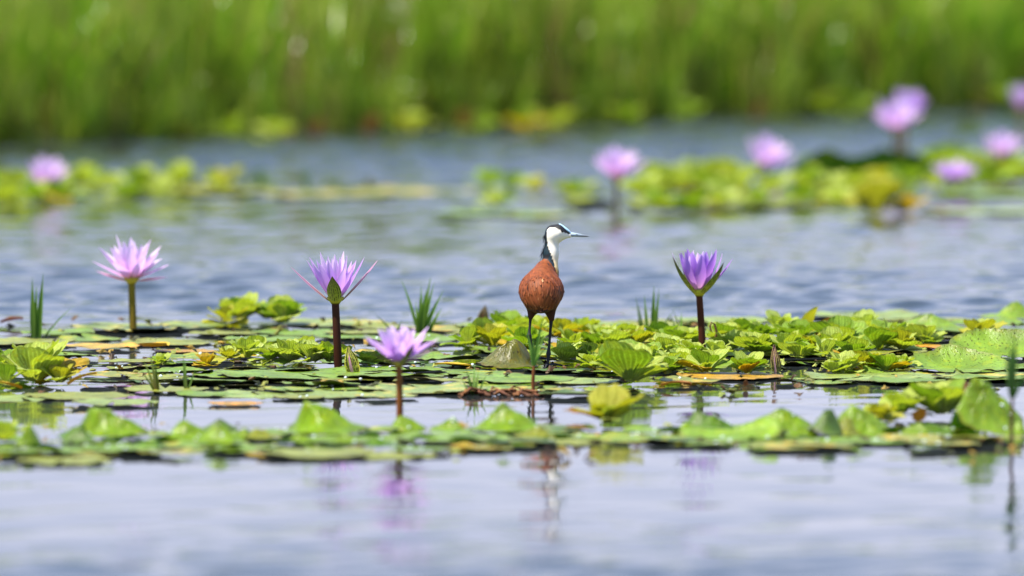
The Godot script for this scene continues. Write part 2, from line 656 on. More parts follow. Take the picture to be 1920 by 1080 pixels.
func lettuce_row(where: String, list: Array, leaves := 15) -> void:
	list.sort_custom(func(a, b): return a[0] < b[0])
	for k in list.size():
		var e = list[k]
		var size: String = "small" if e[2] < 24 else ("large" if e[2] > 44 else "middling")
		var col: String = {"lime": "lime", "green": "leaf green", "gold": "golden green", "yellow": "yellowing", "rust": "rusty"}[e[3]]
		rosette("%s %s lettuce, %s from the left %s" % [size, col, ORD[k], where], e[0], e[1], e[2], e[3], e[4], leaves, "yellow" if rng.randf() < 0.3 else "")


# ---------------------------------------------------------------- grass tufts, stalks, loose leaves
# blades: [offset x px, height px, lean sideways px, width px]
func tuft(called: String, label: String, px: float, py: float, blades: Array, col: Color, tip: Color, base_col = null, base_h := 0.0) -> Node3D:
	var p := ground(px, py, 0.0)
	var k := mm_per_px(p)
	var o := thing(called, label, "grass", p, 0.0, "grass tufts on the lake")
	if base_col != null:
		var s := Shape.new()
		s.tube([Vector3(0, -0.05, 0), Vector3(-1.5 * k, base_h * 0.5 * k, 0), Vector3(0, base_h * k, 0)], [4.0 * k, 3.4 * k, 2.6 * k], 8, [base_col, base_col, jitter(base_col)])
		part("stem", s.done(), M.stem, o)
	for b in blades:
		var s := Shape.new()
		var c1 := jitter(col, 0.25)
		var c2 := jitter(tip, 0.25)
		var z := rnd(-0.02, 0.02)
		var bow: float = b[2] * 0.35
		s.grid(2, 9, func(a, t):
			var u: float = a * 2.0 - 1.0
			var hw: float = b[3] * 0.5 * k * (1.0 - pow(t, 1.8)) * (0.45 + 0.5 * sin(t * PI)) + 0.0002
			var c: Vector3 = Vector3(b[0] + b[2] * t + bow * (t * t - t), b[1] * t, 0) * k
			c.z = z * t
			c.y += base_h * k if base_col != null else -0.01 * (1.0 - t)
			return c + Vector3(u * hw, 0, absf(u) * hw * 0.5), func(_a, t): return c1.lerp(c2, t))
		part("blade", s.done(), M.blade, o)
	return o


# a leaf that lies or stands by itself: length and width in px, tilt from upright, turn about y, bend along its length
func loose_leaf(called: String, label: String, category: String, px: float, py: float, length: float, width: float, tilt: float, az: float, bend: float, c1: Color, c2: Color, material: String, lift := 0.0, group := "") -> MeshInstance3D:
	var p := ground(px, py, 0.0)
	var k := mm_per_px(p)
	var L := length * k
	var W := width * k
	var s := Shape.new()
	var ph := rnd(0, 50.0)
	s.grid(10, 12, func(a, b):
		var u: float = a * 2.0 - 1.0
		var v: float = b
		var hw: float = W * 0.5 * (0.12 + 0.95 * pow(sin(PI * minf(pow(v, 0.8), 0.995)), 0.7))
		var t: float = v * bend
		var y: float = L * (sin(t) / bend) if absf(bend) > 0.01 else L * v
		var z: float = L * ((1.0 - cos(t)) / bend) if absf(bend) > 0.01 else 0.0
		var cup: float = -0.25 * W * u * u * 0.5
		return Vector3(u * hw, y, z + cup + 0.05 * W * noise.get_noise_2d(ph + u * 30.0, v * 60.0)), func(a, b):
		var n: float = noise.get_noise_2d(ph + a * 40.0, b * 60.0)
		var col: Color = c1.lerp(c2, clampf(b + 0.8 * n, 0.0, 1.0))
		return Color(col.r, col.g, col.b))
	var o := single(called, s.done(), M[material], label, category, p + Vector3(0, 0.006 + lift * k, 0), 0.0, group)
	o.basis = Basis(Vector3.UP, az) * Basis(Vector3.RIGHT, tilt)
	return o


# ---------------------------------------------------------------- flowers
func petal_mesh(L: float, W: float, cup: float, bend: float, cols: Array, blunt := 0.75, broad := false) -> ArrayMesh:
	var s := Shape.new()
	s.grid(8, 14, func(a, b):
		var u: float = a * 2.0 - 1.0
		var v: float = b
		var hw: float = W * 0.5 * (0.22 * (1.0 - v) + 0.95 * pow(sin(PI * minf(pow(v, 0.86), 0.998)), blunt))
		if broad:                            # a sepal is widest near its foot
			hw = W * 0.5 * pow(1.0 - pow(v, 1.5), 0.8) * (0.72 + 0.4 * sin(v * PI)) + 0.0001
		var t: float = v * bend
		var y: float = L * sin(t) / bend
		var z: float = L * (1.0 - cos(t)) / bend
		return Vector3(u * hw, y, z - cup * hw * u * u), func(a, b):
		var k: float = b * (cols.size() - 1)
		var i := mini(int(k), cols.size() - 2)
		var st: float = 1.0 + 0.06 * cos(a * PI * 9.0) * (1.0 - b)
		var col: Color = (cols[i] as Color).lerp(cols[i + 1], k - i) * st
		return Color(col.r, col.g, col.b))
	return s.done()


# whorls: [count, tilt, length px, width px, first azimuth in degrees, "out"/"in"]; sepals: [azimuth, tilt, length px, width px, pink]
func flower(label: String, px: float, py: float, head: Vector2, stem_r: float, stem_cols: Array, pal: Dictionary, whorls: Array, sepals: Array, lean := Vector3.ZERO, group := "water lilies in bloom") -> Node3D:
	var p := ground(px, py, 0.0)
	var k := mm_per_px(p)
	var o := thing("water_lily", label, "water lily", p, 0.0, group)
	var top := Vector3((head.x - px) * k, (py - head.y) * k, 0.0)
	var s := Shape.new()
	var pts := []
	var rad := []
	var cols := []
	var bow := rnd(-2.5, 2.5) * k
	for q in 9:
		var t := q / 8.0
		pts.append(Vector3(top.x * (t + 0.55 * t * (t - 1.0)) + bow * sin(t * 5.2) * (1.0 - t), lerpf(-0.12, top.y, t) if q > 0 else -0.12, 0.0))
		rad.append(stem_r * k * lerpf(1.12, 0.94, t))
		cols.append((stem_cols[0] as Color).lerp(stem_cols[1], pow(t, 1.5)))
	s.tube(pts, rad, 12, cols)
	part("stem", s.done(), M.stem, o)
	var turn := Basis.from_euler(lean)
	var r := Shape.new()                       # the cup under the petals
	r.tube([top + turn * Vector3(0, -3, 0) * k, top + turn * Vector3(0, 1, 0) * k, top + turn * Vector3(0, 6, 0) * k, top + turn * Vector3(0, 11, 0) * k], [stem_r * k * 0.98, stem_r * k * 1.35, stem_r * k * 2.0, stem_r * k * 2.2], 14, [stem_cols[1], pal.cup, pal.cup, pal.cup])
	part("receptacle", r.done(), M.stem, o)
	var base := top + turn * Vector3(0, 6, 0) * k
	var shared := {}
	for w in whorls:
		for q in w[0]:
			var az := deg_to_rad(w[4] + 360.0 * q / w[0]) + rnd(-0.10, 0.10)
			var kind: int = q % 4
			var key := str(w) + str(kind)
			if not shared.has(key):
				shared[key] = petal_mesh(w[2] * k * rnd(0.92, 1.06), w[3] * k * rnd(0.9, 1.1), rnd(0.35, 0.6), rnd(-0.35, -0.1) - float(pal.get("bowl", 0.0)), pal[w[5]])
			var b := turn * Basis(Vector3.UP, az) * Basis(Vector3.RIGHT, w[1] + rnd(-0.12, 0.12)) * Basis(Vector3.BACK, rnd(-0.06, 0.06))
			part("petal", shared[key], M.petal, o, Transform3D(b.scaled(Vector3.ONE * rnd(0.9, 1.05)), base + turn * Vector3(sin(az), 0, cos(az)) * stem_r * k * 1.1))
	for e in sepals:
		var az := deg_to_rad(e[0])
		var m := petal_mesh(e[2] * k, e[3] * k, 0.55, -0.25 - float(pal.get("bowl", 0.0)), pal.sepal_pink if e[4] else pal.sepal, 0.62, not e[4])
		var b := turn * Basis(Vector3.UP, az) * Basis(Vector3.RIGHT, e[1])
		part("sepal", m, M.sepal if not e[4] else M.petal, o, Transform3D(b, base + turn * (Vector3(sin(az), 0, cos(az)) * stem_r * k * 1.75 + Vector3(0, -3 * k, 0))))
	var sm := petal_mesh(26 * k, 3.5 * k, 0.2, 0.4, [Color(0.75, 0.5, 0.06), Color(0.75, 0.5, 0.1), Color(0.5, 0.25, 0.5)])
	for q in 12:
		var az := TAU * q / 12.0
		var b := turn * Basis(Vector3.UP, az) * Basis(Vector3.RIGHT, 0.25 + 0.2 * (q % 2))
		part("stamen", sm, M.petal, o, Transform3D(b, base + turn * Vector3(sin(az), 0, cos(az)) * stem_r * k * 0.8))
	return o


func bud(label: String, px: float, py: float, h: float, w: float, lean: float, outer: Array, inner: Array) -> Node3D:
	var p := ground(px, py, 0.0)
	var k := mm_per_px(p)
	var o := thing("water_lily_bud", label, "flower bud", p, 0.0, "closed water lily buds")
	var turn := Basis(Vector3.BACK, lean)
	for q in 4:
		var az := TAU * q / 4.0 + 0.5
		var b := turn * Basis(Vector3.UP, az) * Basis(Vector3.RIGHT, 0.30)
		part("sepal", petal_mesh(h * k, w * k * 0.95, 0.9, -0.78, outer, 0.6, true), M.sepal, o, Transform3D(b, Vector3(sin(az), 0, cos(az)) * w * 0.12 * k))
	for q in 4:
		var az := TAU * q / 4.0 + 1.285
		var b := turn * Basis(Vector3.UP, az) * Basis(Vector3.RIGHT, 0.22)
		part("petal", petal_mesh(h * k * 0.95, w * k * 0.7, 0.8, -0.6, inner, 0.6, true), M.petal, o, Transform3D(b, Vector3(sin(az), 0, cos(az)) * w * 0.10 * k))
	return o


# ---------------------------------------------------------------- the bird, in millimetres about the point between its feet
# [from, to, radius, radius, region]
var bones := []

func field(p: Vector3, k := 9.0) -> float:
	var d := 1000.0
	for b in bones:
		var a: Vector3 = b[0]
		var ab: Vector3 = b[5]
		var t := clampf((p - a).dot(ab) * b[6], 0.0, 1.0)
		var e: float = (p - a - ab * t).length() - lerpf(b[2], b[3], t)
		var h := maxf(k - absf(d - e), 0.0) / k
		d = minf(d, e) - h * h * k * 0.25
	return d


func slope(p: Vector3) -> Vector3:
	var e := 0.8
	return Vector3(field(p + Vector3(e, 0, 0)) - field(p - Vector3(e, 0, 0)), field(p + Vector3(0, e, 0)) - field(p - Vector3(0, e, 0)), field(p + Vector3(0, 0, e)) - field(p - Vector3(0, 0, e))).normalized()


func region(p: Vector3) -> int:              # 0 trunk, 1 neck and head
	var best := 1000.0
	var r := 0
	for b in bones:
		var t := clampf((p - b[0]).dot(b[5]) * b[6], 0.0, 1.0)
		var e: float = (p - b[0] - b[5] * t).length() - lerpf(b[2], b[3], t)
		if e < best:
			best = e
			r = b[4]
	return r


func along(table: Array, y: float) -> float:
	for k in table.size() - 1:
		if y <= table[k + 1][0]:
			return lerpf(table[k][1], table[k + 1][1], clampf((y - table[k][0]) / (table[k + 1][0] - table[k][0]), 0.0, 1.0))
	return table[-1][1]


const NAPE := [[170.0, 33.0], [189.0, 25.5], [204.0, 21.5], [222.0, 14.5], [237.0, 11.0], [252.0, 10.5], [258.0, 11.5], [262.0, 16.0]]
const CROWN := [[10.0, 258.0], [15.5, 262.0], [27.0, 261.5], [36.0, 256.5], [44.0, 252.5], [51.0, 248.8], [60.0, 247.0]]
const BLACK := Color(0.012, 0.014, 0.018)
const CHESTNUT := Color(0.165, 0.043, 0.012)

func coat(p: Vector3) -> Color:
	var n := noise.get_noise_3d(p.x * 6.0, p.y * 6.0, p.z * 6.0)
	if region(p) == 1:
		var q := p + Vector3(0.8 * n, 0.8 * n, 0)
		if q.y > 262.0 or (q.x > 9.0 and q.y > along(CROWN, q.x)):
			return BLACK
		if q.x < along(NAPE, q.y):
			return BLACK.lerp(Color(0.01, 0.03, 0.045), clampf(0.5 + n * 2.0, 0.0, 1.0))
		var white := Color(0.82, 0.78, 0.70)
		return white.lerp(Color(0.75, 0.50, 0.16), smoothstep(222.0, 186.0, q.y) * 0.75)
	var col := CHESTNUT * (1.0 + 0.5 * n)
	col = col.lerp(Color(0.045, 0.014, 0.010), maxf(smoothstep(120.0, 106.0, p.y + 4.0 * n), smoothstep(124.0, 114.0, p.y) * smoothstep(30.0, 42.0, p.z)))
	return Color(col.r, col.g, col.b)


func bone(a: Vector3, b: Vector3, ra: float, rb: float, r: int) -> void:
	var ab := b - a
	bones.append([a, b, ra, rb, r, ab, 1.0 / maxf(ab.length_squared(), 1e-6)])


func surface_nets(s: Shape, lo: Vector3, hi: Vector3, cell: float) -> PackedVector3Array:
	var nx := int((hi.x - lo.x) / cell) + 1
	var ny := int((hi.y - lo.y) / cell) + 1
	var nz := int((hi.z - lo.z) / cell) + 1
	var f := PackedFloat32Array()
	f.resize(nx * ny * nz)
	f.fill(50.0)
	var blk := 5
	var reach := cell * blk * 0.88 + 9.0
	for bz in range(0, nz, blk):
		for by in range(0, ny, blk):
			for bx in range(0, nx, blk):
				var mid := lo + (Vector3(bx, by, bz) + Vector3.ONE * (blk - 1) * 0.5) * cell
				var d := field(mid)
				if absf(d) > reach:
					if d < 0:
						for z in range(bz, mini(bz + blk, nz)):
							for y in range(by, mini(by + blk, ny)):
								for x in range(bx, mini(bx + blk, nx)):
									f[(z * ny + y) * nx + x] = d
					continue
				for z in range(bz, mini(bz + blk, nz)):
					for y in range(by, mini(by + blk, ny)):
						for x in range(bx, mini(bx + blk, nx)):
							f[(z * ny + y) * nx + x] = field(lo + Vector3(x, y, z) * cell)
	var id := {}
	var normals := PackedVector3Array()
	var step := [1, nx, nx * ny]
	for z in nz - 1:
		for y in ny - 1:
			for x in nx - 1:
				var at := (z * ny + y) * nx + x
				var in_count := 0
				for c in 8:
					if f[at + (c & 1) + ((c >> 1) & 1) * nx + ((c >> 2) & 1) * nx * ny] < 0:
						in_count += 1
				if in_count == 0 or in_count == 8:
					continue
				var sum := Vector3.ZERO
				var cnt := 0
				for c in 8:
					for ax in 3:
						if c & (1 << ax):
							continue
						var c2 := c | (1 << ax)
						var fa := f[at + (c & 1) + ((c >> 1) & 1) * nx + ((c >> 2) & 1) * nx * ny]
						var fb := f[at + (c2 & 1) + ((c2 >> 1) & 1) * nx + ((c2 >> 2) & 1) * nx * ny]
						if (fa < 0) != (fb < 0):
							var t := fa / (fa - fb)
							var pa := Vector3(c & 1, (c >> 1) & 1, (c >> 2) & 1)
							pa[ax] = t
							sum += pa
							cnt += 1
				var p := lo + (Vector3(x, y, z) + sum / cnt) * cell
				var g := slope(p)
				p -= g * field(p)
				id[at] = s.v.size()
				s.v.append(p)
				s.c.append(coat(p))
				s.uv.append(Vector2.ZERO)
				normals.append(g)
	for at in id:
		for ax in 3:
			var o1: int = step[(ax + 1) % 3]
			var o2: int = step[(ax + 2) % 3]
			var st: int = step[ax]
			if (f[at] < 0) == (f[at + st] < 0):
				continue
			if not (id.has(at - o1) and id.has(at - o2) and id.has(at - o1 - o2)):
				continue
			var q := [id[at], id[at - o1], id[at - o1 - o2], id[at - o2]]
			if f[at] < 0:
				s.ix.append_array(PackedInt32Array([q[0], q[2], q[1], q[0], q[3], q[2]]))
			else:
				s.ix.append_array(PackedInt32Array([q[0], q[1], q[2], q[0], q[2], q[3]]))
	return normals


func add_feather(s: Shape, at: Vector3, nrm: Vector3, dir: Vector3, L: float, W: float, col: Color, tip: Color, raise: float, hook := 0.0) -> void:
	var d := (dir - nrm * dir.dot(nrm)).normalized()
	var side := d.cross(nrm).normalized()
	s.grid(4, 6, func(a, b):
		var u: float = a * 2.0 - 1.0
		var hw: float = W * 0.5 * (0.25 * (1.0 - b) + pow(sin(PI * minf(0.08 + 0.9 * b, 0.995)), 0.6))
		return at + d * (L * b) + side * (u * hw + hook * b * b) + nrm * (raise * (0.25 + b) - 0.28 * hw * u * u - 0.012 * L * b * b), func(a, b):
		var u: float = absf(a * 2.0 - 1.0)
		var k: float = clampf(smoothstep(0.72, 1.0, b) + 0.5 * smoothstep(0.6, 1.0, u) * b, 0.0, 1.0)
		return col.lerp(tip, k))


func lay_feather(s: Shape, at: Vector3, dir: Vector3, L: float, W: float, col: Color, tip: Color, raise: float) -> void:
	# a feather that hugs the body along its length
	var mid := []
	var nrm := []
	var p := at
	for j in 7:
		var n := slope(p)
		p -= n * field(p)
		mid.append(p + n * raise * (0.3 + 0.7 * j / 6.0))
		nrm.append(n)
		p += (dir - n * dir.dot(n)).normalized() * (L / 6.0)
	s.grid(4, 6, func(a, b):
		var u: float = a * 2.0 - 1.0
		var j := roundi(b * 6.0)
		var d: Vector3 = (mid[mini(j + 1, 6)] - mid[maxi(j - 1, 0)]).normalized()
		var hw: float = W * 0.5 * (0.25 * (1.0 - b) + pow(sin(PI * minf(0.08 + 0.9 * b, 0.995)), 0.6))
		return mid[j] + d.cross(nrm[j]).normalized() * (u * hw) - nrm[j] * 0.2 * hw * u * u, func(a, b):
		var u: float = absf(a * 2.0 - 1.0)
		return col.lerp(tip, clampf(smoothstep(0.72, 1.0, b) + 0.5 * smoothstep(0.6, 1.0, u) * b, 0.0, 1.0)))


func onto(p: Vector3) -> Vector3:
	for k in 6:
		p -= slope(p) * field(p) * 0.9
	return p


func make_bird(at: Vector3) -> void:
	# trunk: it faces away from the camera, chest up, tail towards us
	bone(Vector3(-1, 140, 18), Vector3(0, 146, -12), 36, 39, 0)
	bone(Vector3(-12, 144, -4), Vector3(12, 144, -4), 29, 29, 0)
	bone(Vector3(0, 147, -12), Vector3(6, 166, -42), 36, 27, 0)
	bone(Vector3(1, 172, -18), Vector3(6, 186, -40), 20, 15, 0)
	bone(Vector3(-1, 134, 20), Vector3(-2, 124, 34), 28, 17, 0)
	bone(Vector3(-14, 118, 0), Vector3(-20, 97, 2), 15, 5.5, 0)
	bone(Vector3(15, 118, -6), Vector3(19, 92, -6), 15, 5.5, 0)
	# neck and head, the head turned to the side
	bone(Vector3(19, 184, -44), Vector3(18, 212, -52), 12.5, 13.0, 1)
	bone(Vector3(18, 212, -52), Vector3(21, 240, -54), 13.0, 13.0, 1)
	bone(Vector3(23.5, 250.5, -55), Vector3(31, 252, -55), 16.5, 15.5, 1)
	bone(Vector3(34, 250, -55), Vector3(53, 246.6, -55), 12.5, 4.8, 1)
	var o := thing("wading_bird", "chestnut wading bird with white face and blue bill standing on the floating leaves", "bird", at)
	var mm := Transform3D(Basis().scaled(Vector3.ONE * 0.001), Vector3.ZERO)
	var s := Shape.new()
	var n := surface_nets(s, Vector3(-52, 84, -92), Vector3(66, 276, 76), 2.2)
	# bare legs and long toes run on from the thighs
	var grey := Color(0.020, 0.023, 0.026)
	var dark := Color(0.014, 0.011, 0.011)
	var ls := Shape.new()
	for leg in [[Vector3(-20, 99, 2), Vector3(-23, 62, 6), Vector3(-14, 16, 2), Vector3(-12, 6, 0)], [Vector3(19, 95, -6), Vector3(13.5, 27, -2), Vector3(12, 4, 4), Vector3(12, 3, 4)]]:
		var pts := []
		var rad := []
		var cols := []
		var hip: Vector3 = leg[0]
		var knee: Vector3 = leg[1]
		var foot: Vector3 = leg[2]
		var shape := [[0.0, 4.2], [0.25, 2.8], [0.6, 2.3], [0.85, 2.8], [0.95, 3.9]]
		for e in shape:
			pts.append(hip.lerp(knee, e[0]))
			rad.append(e[1])
			cols.append(dark.lerp(grey, e[0]))
		var lower := [[0.0, 4.7], [0.12, 4.1], [0.3, 2.9], [0.7, 2.5], [1.0, 3.0]]
		for e in lower:
			pts.append(knee.lerp(foot, e[0]))
			rad.append(e[1])
			cols.append(grey)
		ls.tube(pts, rad, 10, cols)
		for toe in [[-0.5, 62.0], [0.0, 72.0], [0.5, 60.0], [PI - 0.2, 52.0]]:
			var d := Vector3(sin(toe[0] + 0.35), 0, -cos(toe[0] + 0.35))
			var l: float = toe[1]
			ls.tube([foot, foot + d * l * 0.3 + Vector3(0, 3, 0), foot + d * l * 0.65 + Vector3(0, -1.5, 0), foot + d * l + Vector3(0, -1, 0)], [2.4, 2.0, 1.5, 0.5], 7, [grey, grey, grey, dark])
	var first := s.v.size()
	var lm := ls.done().surface_get_arrays(0)
	s.v.append_array(ls.v)
	s.c.append_array(ls.c)
	s.uv.append_array(ls.uv)
	n.append_array(lm[Mesh.ARRAY_NORMAL])
	for q in ls.ix:
		s.ix.append(q + first)
	part("body", s.done(n), M.feather, o, mm)

	# wings: overlapping feathers over the back, laid from the tail up
	var r := RandomNumberGenerator.new()
	r.seed = 77
	for side in [-1, 1]:
		var w := Shape.new()
		var rows := 30
		for row in rows:
			var t := row / float(rows - 1)              # 0 at the rump, 1 at the shoulder
			var y := lerpf(108, 190, t)
			for q in 18:
				var u := (q + r.randf_range(0.1, 0.9)) / 18.0
				var x: float = side * lerpf(1.5, 52.0, u) * (1.0 - 0.35 * pow(t, 2.0))
				var p := onto(Vector3(x + 1.0 + 3.0 * t, y + r.randf_range(-3, 3), 60 - 60 * t - 40 * u * u))
				if region(p) == 1:
					continue
				var nn := slope(p)
				if nn.z < -0.45:
					continue
				var L := minf(lerpf(23, 10, t), maxf(5.0, p.y - 104.0)) * r.randf_range(0.7, 1.2)
				var dir := Vector3(-side * 0.12 + r.randf_range(-0.10, 0.10), -1.0, 0.75)
				var n2 := noise.get_noise_3d(p.x * 4.0, p.y * 4.0, p.z * 4.0)
				var col := CHESTNUT * (1.0 + (1.3 * n2 + r.randf_range(-0.42, 0.42)) * (1.0 - 0.6 * t))
				var tip := col * r.randf_range(0.6, 1.7)
				if t < 0.55 and r.randf() < 0.22:
					tip = Color(0.34, 0.14, 0.055) * r.randf_range(0.7, 1.3)
				if t < 0.10 and r.randf() < 0.5:
					col = Color(0.03, 0.02, 0.02)
					tip = Color(0.05, 0.03, 0.025)
				if r.randf() < 0.012:
					col = Color(0.36, 0.19, 0.09)
					tip = col
				if t < 0.8 and r.randf() < 0.42:      # loose ones stand off a little
					add_feather(w, p, nn, dir, L * 0.72, L * r.randf_range(0.13, 0.26), Color(col.r, col.g, col.b), Color(tip.r, tip.g, tip.b), r.randf_range(0.1, 0.6))
					continue
				lay_feather(w, p, dir, L, L * r.randf_range(0.18, 0.34), Color(col.r, col.g, col.b), Color(tip.r, tip.g, tip.b), r.randf_range(0.2, 1.7) * (1.0 - 0.8 * t))
		# a few flight feathers whose dark tips show below
		for q in 9:
			var p := onto(Vector3(side * (2 + 4.6 * q), 140 - 0.6 * q * q * 0.2, 52 - 5 * q))
			lay_feather(w, p, Vector3(-side * 0.30, -1.0, 0.35), 30 - 1.3 * q, 6.5, CHESTNUT * r.randf_range(0.8, 1.25), Color(0.03, 0.014, 0.010), 2.0)
		part("wing", w.done(), M.feather, o, mm)
	var tail := Shape.new()
	for q in 7:
		var u := q / 3.0 - 1.0
		add_feather(tail, Vector3(-1 + 9 * u, 119, 48 - 4 * absf(u)), Vector3(0.25 * u, 0.3, 0.9), Vector3(0.12 * u, -1.0, 0.15), 12 - 3 * absf(u), 8, CHESTNUT * 0.35, Color(0.02, 0.012, 0.010), 0.2 + 0.2 * (q % 2))
	part("tail", tail.done(), M.feather, o, mm)
	var nape := Shape.new()                           # loose black hackles down the back of the neck
	for q in 110:
		var t := r.randf()
		var y := lerpf(186, 250, t)
		var p := onto(Vector3(-20, y, -52 + r.randf_range(-10, 12)))
		if region(p) == 0:
			continue
		var nn := slope(p)
		var L := r.randf_range(8, 16) * (1.0 if t < 0.75 else 0.6)
		add_feather(nape, p, nn, Vector3(r.randf_range(-0.25, 0.1), -1.0, r.randf_range(-0.3, 0.3)), L, 1.8, BLACK, Color(0.02, 0.03, 0.04), r.randf_range(0.5, 4.5), r.randf_range(-4.0, 4.0))
	for q in 70:                                      # dark and chestnut plumes that run together at the neck's root
		var a := r.randf() * TAU
		var p := onto(Vector3(17 + 20 * cos(a), r.randf_range(178, 200), -48 + 20 * sin(a)))
		var c := BLACK if r.randf() < 0.5 else CHESTNUT * r.randf_range(0.7, 1.3)
		if p.x > along(NAPE, p.y) + 1.0:
			c = Color(0.55, 0.34, 0.11) * r.randf_range(0.6, 1.2)
		add_feather(nape, p, slope(p), Vector3(r.randf_range(-0.3, 0.3), -1.0, 0.3), r.randf_range(7, 12), 2.4, Color(c.r, c.g, c.b), Color(c.r, c.g, c.b), r.randf_range(0.1, 0.6))
	part("hackles", nape.done(), M.feather, o, mm)
	var bl := Shape.new()                             # bill: deep at the root, drawn out to a point
	var root := Color(0.36, 0.47, 0.58)
	var tipc := Color(0.11, 0.12, 0.14)
	bl.tube([Vector3(46, 249.5, -55), Vector3(55, 248.3, -55), Vector3(64, 247.6, -55), Vector3(74, 246.6, -55), Vector3(84, 245.2, -55), Vector3(90.5, 244.2, -55)], [5.0, 4.3, 3.6, 2.7, 1.6, 0.3], 12, [root, root, root.lerp(tipc, 0.2), root.lerp(tipc, 0.55), tipc, tipc], 0.75)
	part("bill", bl.done(), M.bare, o, mm)
	var gape := Shape.new()
	gape.tube([Vector3(50, 246.6, -51.9), Vector3(62, 245.6, -52.2), Vector3(76, 245.0, -53.1), Vector3(86, 244.5, -54.2)], [0.55, 0.5, 0.4, 0.2], 6, [BLACK, BLACK, BLACK, BLACK])
	gape.ball(Vector3(67, 248.6, -52.2), Vector3(1.6, 0.7, 0.5), BLACK)
	part("bill_slit", gape.done(), M.bare, o, mm)
	var sh := Shape.new()                             # blue plate on the forehead
	sh.ball(Vector3(44.5, 260.0, -55), Vector3(14.5, 2.6, 6.5), Color(0.36, 0.58, 0.82), 16, 10, Basis(Vector3.BACK, -0.66))
	part("frontal_shield", sh.done(), M.bare, o, mm)
	for z in [-1, 1]:
		var e := Shape.new()
		var p := onto(Vector3(39.5, 255.2, -55 + z * 14.0))
		e.ball(p, Vector3(2.6, 2.6, 1.6), Color(0.015, 0.009, 0.006), 12, 8)
		part("eye", e.done(), M.eye, o, mm)


const LILAC := {
	"out": [Color(0.70, 0.40, 0.66), Color(0.60, 0.39, 0.76), Color(0.60, 0.41, 0.80), Color(0.76, 0.60, 0.84)],
	"in": [Color(0.88, 0.66, 0.66), Color(0.82, 0.64, 0.80), Color(0.82, 0.66, 0.84), Color(0.86, 0.74, 0.86)],
	"cup": Color(0.42, 0.38, 0.05), "sepal": [Color(0.38, 0.40, 0.06), Color(0.24, 0.27, 0.045), Color(0.14, 0.12, 0.05)],
	"sepal_pink": [Color(0.34, 0.26, 0.12), Color(0.70, 0.42, 0.52), Color(0.78, 0.52, 0.60)],
}
const PALE := {
	"out": [Color(0.80, 0.46, 0.46), Color(0.76, 0.56, 0.80), Color(0.80, 0.66, 0.86), Color(0.84, 0.74, 0.88)],
	"in": [Color(0.90, 0.62, 0.50), Color(0.88, 0.70, 0.76), Color(0.86, 0.74, 0.86), Color(0.86, 0.78, 0.88)],
	"cup": Color(0.45, 0.36, 0.05), "sepal": [Color(0.40, 0.36, 0.08), Color(0.42, 0.28, 0.12), Color(0.34, 0.14, 0.10)],
	"sepal_pink": [Color(0.60, 0.25, 0.22), Color(0.76, 0.42, 0.56), Color(0.84, 0.64, 0.78)],
}
const VIOLET := {
	"bowl": 0.4,
	"out": [Color(0.82, 0.58, 0.62), Color(0.60, 0.34, 0.74), Color(0.48, 0.25, 0.70), Color(0.54, 0.34, 0.76)],
	"in": [Color(0.84, 0.60, 0.66), Color(0.72, 0.50, 0.80), Color(0.72, 0.54, 0.84), Color(0.82, 0.70, 0.86)],
	"cup": Color(0.46, 0.43, 0.04), "sepal": [Color(0.44, 0.42, 0.04), Color(0.22, 0.26, 0.04), Color(0.09, 0.10, 0.035)],
	"sepal_pink": [Color(0.34, 0.26, 0.12), Color(0.70, 0.42, 0.52), Color(0.78, 0.52, 0.60)],
}


